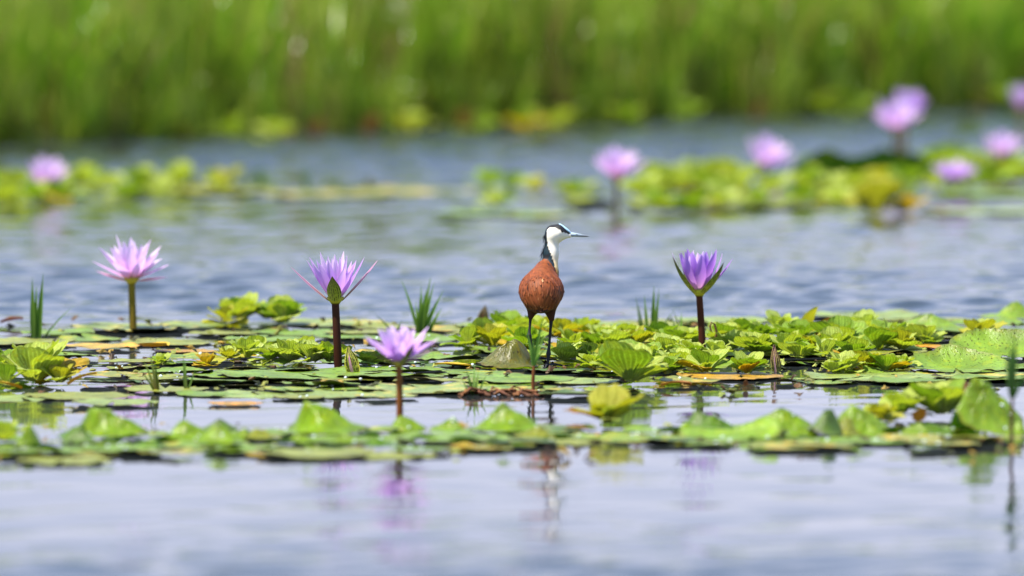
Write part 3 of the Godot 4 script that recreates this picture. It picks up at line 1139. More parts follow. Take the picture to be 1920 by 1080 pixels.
func make_flowers() -> void:
	var maroon := [Color(0.022, 0.008, 0.006), Color(0.05, 0.018, 0.009)]
	flower("wide open pale pink water lily on an olive stem, leftmost of the near flowers", 252, 621, Vector2(247, 530), 7.0, [Color(0.07, 0.022, 0.010), Color(0.19, 0.16, 0.015)], PALE,
		[[7, 1.12, 78, 20, 25, "out"], [7, 0.80, 82, 20, 8, "out"], [7, 0.46, 80, 20, 30, "in"], [5, 0.18, 74, 17, 10, "in"]],
		[[85, 1.55, 56, 15, 1], [268, 1.36, 58, 14, 1]])
	flower("lilac water lily with one green sepal in front and two long ones spread sideways", 637, 690, Vector2(629, 567), 7.5, maroon, LILAC,
		[[9, 0.80, 86, 18, 12, "out"], [8, 0.62, 88, 17, 30, "out"], [8, 0.42, 88, 15, 10, "in"], [7, 0.20, 86, 13, 0, "in"]],
		[[-4, 0.92, 72, 30, 0], [92, 0.84, 102, 13, 1], [268, 0.96, 96, 13, 1], [180, 0.6, 70, 18, 0]])
	flower("broad lilac pink water lily on a thin reddish stem, standing lowest among the leaves", 751, 783, Vector2(748, 686), 6.2, [Color(0.11, 0.028, 0.012), Color(0.22, 0.09, 0.02)], LILAC.merged({"out": [Color(0.70, 0.34, 0.62), Color(0.66, 0.44, 0.80), Color(0.78, 0.62, 0.86), Color(0.84, 0.72, 0.88)]}, true),
		[[8, 1.05, 82, 19, 8, "out"], [9, 0.82, 82, 19, 30, "out"], [8, 0.56, 78, 18, 18, "in"], [7, 0.28, 72, 16, 0, "in"]],
		[[34, 0.95, 60, 20, 0], [285, 1.18, 74, 15, 0], [180, 1.0, 66, 16, 0], [110, 1.25, 60, 14, 1]])
	flower("deep violet half open water lily held between two dark green sepals", 1322, 667, Vector2(1311, 553), 6.6, [Color(0.035, 0.012, 0.008), Color(0.075, 0.024, 0.011)], VIOLET,
		[[7, 0.74, 82, 21, 0, "out"], [7, 0.64, 84, 20, 25, "out"], [7, 0.50, 82, 17, 8, "in"], [6, 0.32, 78, 14, 0, "in"], [3, 0.92, 88, 14, 85, "out"], [2, 0.90, 88, 14, 265, "in"]],
		[[300, 0.90, 88, 20, 0], [48, 1.0, 80, 24, 0], [170, 0.8, 72, 18, 0], [230, 0.8, 70, 18, 0]])
	bud("closed green streaked bud with a pink petal edge beside the lilac flower's stem", 664, 702, 56, 30, 0.22, [Color(0.42, 0.42, 0.06), Color(0.34, 0.36, 0.05), Color(0.30, 0.26, 0.06)], [Color(0.7, 0.5, 0.6), Color(0.75, 0.45, 0.62), Color(0.75, 0.45, 0.6)])
	bud("slim pink edged bud leaning from the water beyond the violet flower", 1456, 698, 54, 22, 0.10, [Color(0.32, 0.34, 0.06), Color(0.28, 0.20, 0.08), Color(0.24, 0.12, 0.08)], [Color(0.7, 0.52, 0.5), Color(0.75, 0.45, 0.55), Color(0.7, 0.4, 0.5)])
	bud("pointed dark brown bud alone on the open water's edge behind the bird", 903, 612, 42, 24, -0.18, [Color(0.16, 0.13, 0.03), Color(0.13, 0.10, 0.03), Color(0.10, 0.07, 0.03)], [Color(0.2, 0.12, 0.05), Color(0.2, 0.12, 0.05), Color(0.14, 0.09, 0.04)])


func make_mat_pads() -> void:
	# the back edge of the mat, left to right
	pad("pale grey green pad under the pale pink flower's far side", 250, 612, 120, "pale", [], false)
	pad("dark green pad cupped round the foot of the pale pink flower's stem", 262, 619, 64, "dark", [[0, 0.45, 60]], false)
	pad("pale pad at the open water's edge, between the pale pink flower and the lime lettuces", 372, 606, 70, "pale", [])
	pad("broad olive pad at the mat's far left corner, beside the grass tuft", 30, 640, 110, "olive", [[20, 0.12, 70]])
	pad("green pad with lifted back, between the left grass tuft and the pale pink flower", 165, 634, 62, "green", [[200, 0.3, 50]])
	pad("yellowed pad lying in front of the pale pink flower", 190, 647, 72, "yellow", [])
	pad("olive pad in front of the pale pink flower's stem, ringed with yellow", 312, 640, 90, "olive", [])
	pad("orange brown pad decaying beside the bright yellow dead leaf", 345, 657, 60, "orange", [[0, 0.15, 60]])
	pad("small dark pad with curled rim on the dark water left of the pink flower", 75, 658, 60, "dark", [[10, 0.4, 60]])
	pad("pale pad reaching to the open water behind the lilac flower's stem", 615, 604, 105, "pale", [])
	pad("green pad behind the lilac flower's stem, half sunk", 560, 622, 90, "green", [])
	pad("olive pad with a yellow rim behind the low broad flower", 690, 622, 85, "olive", [[5, 0.18, 50]])
	pad("long pale pad between the middle grass tuft and the pointed brown bud", 860, 614, 95, "olive", [])
	pad("green pad at the back edge, between the pointed brown bud and the bird", 940, 608, 90, "pale", [])
	pad("flat green pad at the back edge behind the bird's right leg", 1090, 608, 110, "green", [])
	pad("thin pale pad at the back edge behind the two thin grass tufts", 1235, 604, 90, "olive", [])
	pad("pale yellow green pad at the back edge behind the violet flower's stem", 1360, 598, 95, "pale", [])
	pad("brownish pad on the back edge beyond the yellow curled leaf", 1625, 590, 120, "pale", [])
	pad("flat pale pad on the back edge between the curled leaf and dark humped pads", 1730, 598, 90, "olive", [])
	pad("dark green humped pad, first of the two at the mat's far right back", 1745, 612, 62, "green", [], false, 0.012, 0.35, [[0, 26, 60, 60]], 0)
	pad("dark green pad with raised crest at the far right edge of the mat's back", 1895, 592, 66, "green", [], false, 0.012, 0.35, [[5, 28, 34, 40]], 0)
	pad("large flat green pad at the far right behind the yellow veined lettuce", 1900, 622, 110, "green", [[0, 0.2, 60]])
	pad("dark olive pad with ragged rim below the dark humped pad", 1765, 634, 80, "olive", [[0, 0.35, 60]])

	# the middle of the mat
	pad("dark rimmed pad, left of two cupped pads in front of the left lettuces", 458, 690, 42, "dark", [[0, 0.55, 50]])
	pad("dark rimmed pad, right of two cupped pads in front of the left lettuces", 558, 692, 42, "dark", [[0, 0.45, 50]])
	pad("broad flat green pad under the left lettuces and the streaked bud", 560, 700, 150, "green", [])
	pad("long green pad with a dark lifted front rim, between the two left sprigs", 390, 716, 92, "green", [[-5, 0.42, 75]])
	pad("low dark pad with a curled rim left of the reddish sprig", 210, 716, 60, "dark", [[5, 0.4, 60]])
	pad("flat olive pad with yellow patch between the reddish sprig and the left lettuce", 225, 700, 70, "olive", [])
	pad("dark cupped pad in front of the mat, lower of two below the left lettuces", 458, 724, 46, "dark", [[0, 0.6, 60]])
	pad("green pad whose front rim stands up, below the streaked bud", 602, 719, 74, "green", [[0, 0.5, 60]])
	pad("small dark leafy pad left of the streaked bud's foot", 545, 714, 36, "dark", [[30, 0.5, 60], [200, 0.3, 40]])
	pad("grey green pad floating in front of the streaked bud", 610, 736, 140, "pale", [])
	pad("green pad lying behind the low broad flower's stem", 730, 704, 100, "green", [[10, 0.25, 60]])
	pad("small dark curled pad left of the low broad flower's stem", 705, 700, 30, "dark", [[0, 0.6, 60]])
	pad("olive pad with a raised tip right of the low broad flower", 830, 712, 70, "olive", [[-40, 0.4, 50]])
	pad("pale green pad in front of the low broad flower's stem", 790, 727, 120, "pale", [])
	pad("flat green pad under the yellow dead leaf near the folded leaf", 850, 696, 78, "green", [])
	pad("small dark folded pad left of the yellow dead leaf", 822, 684, 26, "dark", [[200, 0.5, 50]])
	pad("big olive brown leaf folded up beside the bird's left foot", 950, 684, 60, "husk", [], false, 0.012, 0.35, [[16, 50, 82, 34]], 0)
	pad("dark green pad the bird's right foot stands on", 1052, 694, 72, "dark", [[0, 0.28, 70]])
	pad("flat green pad in front of the bird, behind the grass stalk", 960, 708, 115, "green", [])
	pad("grey green pad in front of the bird's pad, right of the grass stalk", 1085, 712, 80, "pale", [])
	pad("green pad with torn rim over the brown roots below the bird", 930, 724, 110, "green", [])
	pad("long dark green pad with a thick rim below the large cupped lettuce", 1090, 737, 78, "dark", [[0, 0.3, 70]])
	pad("blue green sheeny pad between the bird's lettuces and the large cupped lettuce", 1215, 672, 60, "pale", [[0, 0.2, 50]])
	pad("green pad with curled rim left of the violet flower's stem", 1285, 668, 58, "green", [[0, 0.4, 50]])
	pad("broad green pad under the lettuces behind the bird's legs", 1040, 655, 150, "green", [])
	pad("flat olive pad under the lettuces between the bird and the violet flower", 1200, 650, 150, "olive", [])
	pad("green pad under the lettuces right of the violet flower's stem", 1430, 655, 150, "green", [])
	pad("ochre brown matted pad under the front row of lettuces", 1370, 703, 100, "orange", [])
	pad("dark green pad with toothed rim behind the slim pink edged bud", 1535, 682, 72, "dark", [[0, 0.42, 70]], false, 0.03)
	pad("green pad under the lettuces beyond the yellow curled leaf", 1590, 655, 150, "olive", [])
	pad("dark green pad folded at one end, right of the slim bud", 1482, 714, 28, "dark", [[-20, 1.0, 45]])
	pad("flat green pad with a dark lifted edge right of the slim bud", 1530, 710, 50, "green", [[0, 0.35, 60]])
	pad("grey green floating pad at the front right of the mat, widest of its row", 1640, 704, 130, "pale", [])
	pad("pale pad at the front right of the mat under the toothed pad", 1800, 704, 130, "pale", [[0, 0.1, 60]])
	pad("bright green toothed pad tipped towards the water at the mat's right", 1792, 690, 98, "green", [[180, 0.95, 75]], false, 0.03, 0.15)
	pad("large green ribbed pad tilted up at the right edge of the picture", 1880, 664, 112, "green", [[180, 1.0, 75]], false, 0.035, 0.12)
	pad("dark green pad behind the toothed pad at the right", 1720, 664, 62, "dark", [[0, 0.35, 60]])
	pad("rusty brown pad beneath the yellow veined lettuce", 1770, 648, 56, "orange", [])
	# thin scraps on the near side
	pad("yellow olive floating pad in the front left of the mat", 150, 740, 100, "olive", [])
	pad("grey green pad awash at the front left corner of the mat", 40, 745, 90, "pale", [])
	pad("pinkish grey pad awash in front of the left lettuce's yellow leaf", 215, 752, 80, "pale", [])
	pad("orange brown rotting strip of pad in front of the right sprig", 440, 754, 50, "orange", [])
	pad("pale green pad lying before the long lifted pad", 480, 738, 100, "pale", [])

	pad_row("along the mat's back edge", [[110, 622, 70, "green", 0.1], [425, 624, 70, "olive", 0.2], [490, 634, 80, "green", 0.1], [650, 630, 60, "bright", 0.1], [775, 634, 90, "green", 0.1], [905, 626, 70, "olive", 0.2], [1010, 622, 80, "green", 0.1], [1160, 626, 90, "olive", 0.1], [1300, 622, 70, "green", 0.2], [1400, 616, 90, "green", 0.1], [1500, 612, 70, "olive", 0.1], [1680, 620, 80, "green", 0.2], [720, 612, 60, "olive", 0.05]])
	pad_row("across the mat's middle", [[130, 666, 56, "green", 0.45], [255, 676, 70, "olive", 0.2], [395, 668, 80, "green", 0.1], [505, 664, 60, "olive", 0.1], [690, 662, 60, "olive", 0.4], [775, 668, 70, "green", 0.1], [850, 672, 60, "green", 0.5], [350, 680, 60, "dark", 0.3], [745, 682, 50, "dark", 0.5], [660, 676, 60, "green", 0.2]])
	pad_row("over the mat's front half", [[330, 696, 70, "green", 0.4], [250, 688, 50, "olive", 0.4], [430, 702, 70, "green", 0.1], [690, 690, 60, "bright", 0.1], [775, 694, 60, "green", 0.5], [885, 686, 44, "dark", 0.5], [1130, 698, 60, "green", 0.4], [1235, 692, 60, "olive", 0.2], [905, 702, 66, "green", 0.3], [1290, 712, 60, "olive", 0.1], [300, 708, 56, "olive", 0.2], [530, 708, 70, "green", 0.35], [660, 710, 60, "olive", 0.2]])
	pad_row("along the mat's front edge", [[310, 728, 80, "olive", 0.1], [530, 728, 60, "green", 0.3], [655, 728, 60, "green", 0.2], [725, 740, 60, "pale", 0.1], [865, 732, 70, "green", 0.3], [1010, 730, 70, "olive", 0.2], [1150, 732, 60, "green", 0.3], [560, 742, 50, "olive", 0.1], [390, 738, 60, "green", 0.1], [1700, 712, 70, "green", 0.2], [1860, 708, 80, "green", 0.2], [1560, 716, 50, "green", 0.2]])
	pad_row("of the far right corner", [[1655, 612, 80, "green", 0.2], [1700, 630, 60, "dark", 0.4], [1800, 620, 70, "green", 0.3], [1850, 606, 80, "bright", 0.1], [1910, 640, 60, "green", 0.4], [1820, 672, 70, "green", 0.3], [1910, 690, 60, "green", 0.4]])
	make_litter()


func make_litter() -> void:            # scraps of leaf and root too small to count
	var s := Shape.new()
	s.grid(4, 4, func(a, b): return Vector3(a - 0.5, 0.25 * sin(a * 3.0) * sin(b * 4.0), (b - 0.5) * 0.5) * (1.0 + 0.3 * sin(a * 9.0 + b * 5.0)), func(_a, _b): return Color.WHITE)
	var mm := MultiMesh.new()
	mm.transform_format = MultiMesh.TRANSFORM_3D
	mm.use_colors = true
	mm.mesh = s.done()
	mm.instance_count = 520
	for k in 520:
		var p := ground(rnd(-60, 1980), rnd(604, 744), 0.0)
		if k % 5 == 0:
			p = ground(rnd(-60, 1980), rnd(800, 862), 0.0)
		p.y = rnd(0.002, 0.010)
		var z := rnd(0.006, 0.026) * rnd(0.5, 1.0)
		mm.set_instance_transform(k, Transform3D(Basis.from_euler(Vector3(rnd(-0.6, 0.6), rnd(0, TAU), rnd(-0.6, 0.6))).scaled(Vector3(z, z, z)), p))
		var c: Color = [Color(0.05, 0.03, 0.015), Color(0.12, 0.06, 0.02), Color(0.20, 0.22, 0.04), Color(0.30, 0.34, 0.07), Color(0.40, 0.27, 0.05), Color(0.04, 0.05, 0.015)][rng.randi() % 6]
		mm.set_instance_color(k, jitter(c, 0.3))
	var o := MultiMeshInstance3D.new()
	o.name = "leaf_litter"
	o.multimesh = mm
	o.material_override = M.dead
	add_child(o)
	o.set_meta("kind", "stuff")
	o.set_meta("label", "torn scraps of leaf and root strewn over the floating mats")
	o.set_meta("category", "leaf litter")


func make_mat_lettuce() -> void:
	lettuce_row("of the clump behind the left lettuces", [[452, 604, 44, "lime", 0.3], [530, 612, 46, "green", 0.4], [500, 603, 28, "lime", 0.4], [425, 612, 36, "gold", 0.7]])
	rosette("big pale lime lettuce with yellow outer leaves at the left edge of the mat", 62, 722, 76, "lime", 0.2, 13, "yellow")
	rosette("middling lime lettuce at the big left lettuce's left foot", 10, 728, 40, "lime", 0.4, 12)
	rosette("middling golden lettuce beside the big left lettuce's yellow leaf", 112, 724, 38, "gold", 0.35, 12, "yellow")
	rosette("small green lettuce tucked behind the big pale lime lettuce", 15, 700, 40, "green", 0.4, 10)
	lettuce_row("beside the lilac flower's stem", [[428, 680, 28, "gold", 0.6], [460, 678, 40, "lime", 0.4], [505, 683, 30, "lime", 0.6], [542, 683, 40, "lime", 0.5], [584, 685, 40, "lime", 0.4], [620, 685, 36, "green", 0.3], [388, 694, 26, "yellow", 0.7], [302, 690, 22, "lime", 0.6], [480, 668, 30, "lime", 0.5], [560, 672, 32, "lime", 0.5], [690, 688, 26, "green", 0.4], [715, 686, 24, "lime", 0.4]])
	lettuce_row("in the back row behind the bird", [[905, 640, 34, "green", 0.5], [950, 632, 40, "lime", 0.5], [1000, 636, 40, "lime", 0.6], [1050, 640, 38, "gold", 0.5], [1090, 634, 34, "lime", 0.5], [1130, 644, 34, "lime", 0.6], [1165, 642, 30, "lime", 0.5]])
	lettuce_row("in the second row behind the bird", [[876, 656, 36, "lime", 0.6], [925, 655, 40, "gold", 0.6], [985, 660, 42, "lime", 0.5], [1075, 660, 40, "lime", 0.6], [1115, 660, 34, "green", 0.5], [1150, 660, 36, "lime", 0.5], [1195, 658, 38, "gold", 0.5], [1240, 650, 42, "lime", 0.45], [1280, 656, 40, "lime", 0.5]])
	lettuce_row("in the row at the bird's feet", [[1055, 684, 40, "lime", 0.7], [1095, 682, 30, "lime", 0.6], [1135, 678, 30, "gold", 0.8], [980, 684, 24, "lime", 0.5]])
	rosette("large cupped lettuce with broad ribbed leaves in front of the bird's mat", 1182, 722, 66, "lime", 0.25, 12, "green")
	lettuce_row("behind, right of the violet flower", [[1355, 648, 38, "lime", 0.5], [1395, 640, 36, "lime", 0.5], [1425, 644, 34, "green", 0.4], [1465, 632, 40, "lime", 0.5], [1500, 646, 42, "lime", 0.4], [1548, 642, 36, "gold", 0.5], [1618, 636, 44, "lime", 0.45], [1668, 646, 44, "lime", 0.45], [1700, 648, 34, "lime", 0.4]])
	lettuce_row("in front, right of the violet flower", [[1375, 664, 38, "lime", 0.55], [1420, 670, 40, "lime", 0.5], [1475, 668, 40, "lime", 0.45], [1515, 664, 34, "gold", 0.5], [1560, 666, 42, "lime", 0.5], [1590, 664, 34, "green", 0.4]])
	rosette("upright dark green cupped lettuce just right of the yellow curled leaf", 1575, 652, 46, "green", 0.12, 9)
	rosette("lettuce with yellow veined leaves standing alone before the far right pads", 1838, 640, 42, "gold", 0.3, 10, "yellow")
	lettuce_row("in the bed behind the slim bud", [[1500, 678, 34, "lime", 0.4], [1545, 676, 38, "lime", 0.3], [1600, 678, 36, "lime", 0.4], [1645, 662, 40, "lime", 0.4], [1690, 662, 36, "gold", 0.4], [1735, 650, 34, "lime", 0.4]])
	lettuce_row("between the bird and violet flower", [[1115, 696, 30, "lime", 0.5], [1160, 690, 32, "lime", 0.4], [1215, 684, 36, "lime", 0.4], [1255, 672, 36, "lime", 0.4], [1300, 676, 34, "lime", 0.4], [1345, 676, 32, "lime", 0.4]])
	lettuce_row("below the violet flower", [[1325, 704, 46, "lime", 0.4], [1400, 706, 40, "lime", 0.5], [1270, 696, 34, "lime", 0.5], [1250, 704, 30, "green", 0.4]])
	lettuce_row("beside the slim pink edged bud", [[1585, 704, 38, "lime", 0.5], [1620, 700, 36, "gold", 0.5], [1662, 702, 36, "lime", 0.3], [1565, 706, 24, "lime", 0.7], [1690, 698, 26, "lime", 0.5]])


func make_front() -> void:
	# the near strip of leaves, folded up like tents
	pad("bright green leaf folded into a tent, leftmost of the near strip", 212, 812, 66, "bright", [], true, 0.012, 0.35, [[-30, 49.68, 29.7, 123.5]], 3)
	pad("dark folded leaf left of the leftmost tent leaf", 150, 826, 34, "dark", [], false, 0.012, 0.35, [[0, 23.76, 35.1, 33.8]], 0)
	pad("flat green pad in front of the leftmost tent leaf", 225, 838, 78, "bright", [], false, 0.012, 0.35, [], 4)
	pad("dark thick rimmed pad, nearest to the camera at the strip's left", 255, 846, 40, "dark", [[0, 0.7, 70]])
	pad("low tent leaf, second from the left in the near strip", 345, 820, 50, "bright", [], true, 0.012, 0.35, [[2, 34.56, 45.9, 59.8]], 3)
	pad("low tent leaf with shiny edge, third from the left in the near strip", 412, 828, 46, "bright", [], true, 0.012, 0.35, [[4, 32.4, 59.4, 44.2]], 3)
	pad("dark folded leaf behind the third tent leaf", 412, 806, 34, "dark", [], false, 0.012, 0.35, [[0, 21.6, 40.5, 39]], 0)
	pad("flat green pad joining the second and third tent leaves", 380, 832, 90, "green", [])
	pad("tall pointed tent leaf with a long slope, left of the low broad flower", 608, 806, 86, "bright", [], true, 0.012, 0.35, [[-28, 56, 24, 124]], 3)
	pad("dark hollow leaf under the tall pointed tent leaf", 592, 810, 24, "dark", [], false, 0.012, 0.35, [[0, 25.92, 27, 31.2]], 0)
	pad("small tent leaf at the foot of the low broad flower's stem", 760, 806, 40, "bright", [], true, 0.012, 0.35, [[-12, 28.08, 18.9, 65]], 2)
	pad("tent leaf with a white sheen in front of the bird", 948, 802, 72, "bright", [], true, 0.012, 0.35, [[-8, 48, 44, 86]], 4)
	pad("long green pad between the tall tent leaf and the flower stem", 660, 822, 110, "green", [], false, 0.012, 0.35, [], 4)
	pad("long green pad between the flower stem and the sheeny tent leaf", 850, 818, 110, "green", [])
	pad("olive pad awash in front of the flower stem", 600, 848, 110, "olive", [])
	pad("olive pad awash in front of the sheeny tent leaf", 730, 852, 90, "olive", [])
	pad("green pad with dark rim under the sheeny tent leaf", 965, 826, 80, "dark", [[0, 0.25, 70]])
	pad("pale flat pad on the water behind the sheeny tent leaf", 1040, 800, 80, "dark", [])
	pad("yellow green leaf floating upturned in front of the strip", 852, 842, 42, "yellow", [[150, 0.9, 45]], true)
	pad("dark green low pad at the left corner of the strip", 60, 846, 80, "green", [[0, 0.3, 60]])
	pad("upright dark green leaf at the left corner of the strip", 46, 836, 30, "green", [], true, 0.012, 0.35, [[4, 41.04, 18.9, 31.2]], 0)
	pad("brownish pad awash at the strip's left corner", 120, 862, 90, "olive", [])
	pad("flat green pad between the leftmost corner leaves and the tent leaf", 110, 842, 60, "bright", [])
	rosette("lime lettuce cut by the left edge of the near strip", 8, 832, 40, "lime", 0.4, 9)
	var p := ground(1140, 800)
	var g := mm_per_px(p)
	var o := thing("water_lettuce", "yellow lime lettuce with an orange outer leaf, alone in the near strip", "water lettuce", p, 0.0, "water lettuce floating among the lily pads")
	for e in [[170, 0.2, 84, "gold"], [72, 0.72, 96, "gold"], [-62, 0.9, 82, "gold"], [-84, 1.1, 92, "rust"], [8, 1.1, 62, "lime"], [-30, 0.6, 60, "gold"], [35, 0.7, 64, "lime"], [200, 0.7, 56, "lime"], [120, 0.9, 60, "lime"], [-20, 0.5, 50, "lime"]]:
		var L: float = e[2] * g
		part("leaf", lettuce_leaf(e[3], int(e[2]) % 4), M.lettuce, o, Transform3D((Basis(Vector3.UP, deg_to_rad(e[0])) * Basis(Vector3.RIGHT, e[1])).scaled(Vector3.ONE * L), Vector3(0, 0.006, 0)))
	loose_leaf("dead_leaf", "orange dead leaf lying under the yellow lime lettuce", "dead leaf", 1105, 812, 46, 30, 1.35, -1.4, 0.3, Color(0.5, 0.25, 0.03), Color(0.3, 0.12, 0.03), "dead")
	pad("green pad around the yellow lime lettuce", 1170, 818, 110, "green", [], false, 0.012, 0.35, [], 5)
	pad("dark folded leaf left of the flat green pads on the right of the strip", 1312, 800, 40, "dark", [], false, 0.012, 0.35, [[-6, 32.4, 27, 65]], 0)
	pad("broad green pad with a pointed end, right of the yellow lime lettuce", 1375, 816, 98, "bright", [], false, 0.012, 0.35, [[84, 36.72, 121.5, 18.2], [-60, 17.28, 54, 65]], 3)
	pad("glossy cupped leaf with a white glare on the strip's right", 1466, 800, 54, "bright", [], true, 0.012, 0.35, [[0, 36.72, 81, 65]], 3)
	pad("dark folded leaf right of the glossy cupped leaf", 1548, 812, 34, "dark", [], false, 0.012, 0.35, [[6, 47.52, 48.6, 23.4]], 0)
	pad("domed shiny leaf in front of the right lettuces", 1610, 804, 60, "green", [], true, 0.012, 0.35, [[-14, 46, 40, 84]], 3)
	pad("long green pad under the domed shiny leaf", 1600, 822, 120, "green", [], false, 0.012, 0.35, [], 4)
	pad("small low pad at the strip's right in front of the dark folded leaf", 1480, 834, 80, "olive", [])
	pad("green pad in front of the orange leaf on the right", 1730, 818, 90, "olive", [], false, 0.012, 0.35, [], 4)
	pad("tall triangular leaf standing up beside the brown stub", 1846, 806, 72, "green", [], true, 0.012, 0.35, [[-22, 99.36, 29.7, 109.2]], 3)
	pad("green pad under the tall triangular leaf", 1840, 820, 80, "olive", [[0, 0.3, 70]])
	lettuce_row("at the near strip's right end", [[1690, 786, 48, "lime", 0.5], [1768, 784, 62, "lime", 0.42], [1650, 796, 34, "gold", 0.6]])
	loose_leaf("dead_leaf", "curled orange leaf among the near strip's right lettuces", "dead leaf", 1722, 800, 40, 26, 0.5, 0.2, 0.5, Color(0.5, 0.33, 0.04), Color(0.45, 0.22, 0.04), "dead")
	var s := Shape.new()
	var k := mm_per_px(ground(1812, 800))
	s.tube([Vector3(0, -0.05, 0), Vector3(2, 30, 0) * k, Vector3(1, 78, 0) * k, Vector3(0, 84, 0) * k], [8 * k, 8.5 * k, 7.5 * k, 4 * k], 10, [Color(0.09, 0.03, 0.02), Color(0.10, 0.035, 0.02), Color(0.13, 0.05, 0.03), Color(0.06, 0.03, 0.02)])
	single("flower_stub", s.done(), M.stem, "reddish brown stub of a dead flower stem among the near right leaves", "stem", ground(1812, 800))

	curl_row("in the near strip's left third", [[20, 822, 36, "green", 34, 1], [85, 838, 34, "deep", 22, 0], [140, 818, 34, "deep", 26, -1], [188, 840, 34, "bright", 18, 0], [275, 836, 38, "deep", 20, -1], [308, 826, 34, "deep", 24, 0], [372, 812, 40, "green", 30, 1], [448, 822, 40, "bright", 24, -1], [492, 818, 38, "olive", 22, 1], [535, 830, 40, "deep", 18, 0], [232, 822, 36, "deep", 18, 0], [420, 844, 40, "olive", 14, 0]])
	curl_row("in the near strip's middle third", [[570, 826, 36, "bright", 22, 1], [640, 826, 44, "green", 24, -1], [690, 816, 36, "deep", 20, 0], [715, 832, 40, "deep", 16, 1], [800, 822, 40, "green", 22, 0], [838, 806, 36, "bright", 26, -1], [880, 824, 40, "deep", 18, 0], [1000, 816, 38, "olive", 26, -1], [1045, 822, 38, "green", 20, 0], [1250, 806, 34, "deep", 20, 0]])
	curl_row("in the near strip's right third", [[1295, 812, 38, "bright", 24, 1], [1345, 804, 38, "deep", 30, 1], [1400, 806, 40, "bright", 28, -1], [1440, 816, 38, "deep", 20, 0], [1505, 812, 38, "bright", 28, 1], [1575, 812, 40, "olive", 36, -1], [1640, 814, 38, "bright", 30, 1], [1668, 808, 34, "deep", 24, 0], [1712, 812, 40, "green", 30, -1], [1752, 814, 40, "deep", 26, 1], [1800, 814, 40, "deep", 24, 0], [1898, 812, 40, "green", 40, -1]])
	pad_row("along the near strip's back", [[300, 812, 60, "green", 0.2], [480, 812, 60, "bright", 0.2], [535, 806, 50, "green", 0.3], [700, 806, 60, "green", 0.2], [860, 806, 60, "bright", 0.1], [1020, 812, 60, "green", 0.3], [1240, 806, 70, "green", 0.2], [1420, 800, 60, "green", 0.3], [1690, 804, 60, "green", 0.3], [1780, 802, 60, "bright", 0.2]])
	pad_row("along the near strip's front", [[180, 850, 60, "olive", 0.3], [320, 846, 60, "olive", 0.2], [460, 842, 70, "bright", 0.2], [530, 850, 70, "yellow", 0.1], [790, 840, 60, "bright", 0.2], [900, 838, 60, "olive", 0.3], [1060, 830, 60, "olive", 0.2], [1260, 824, 60, "dark", 0.4], [1320, 830, 60, "green", 0.2], [1440, 828, 60, "bright", 0.2], [1540, 834, 70, "olive", 0.3], [1660, 828, 60, "green", 0.2], [1770, 830, 70, "olive", 0.3]])


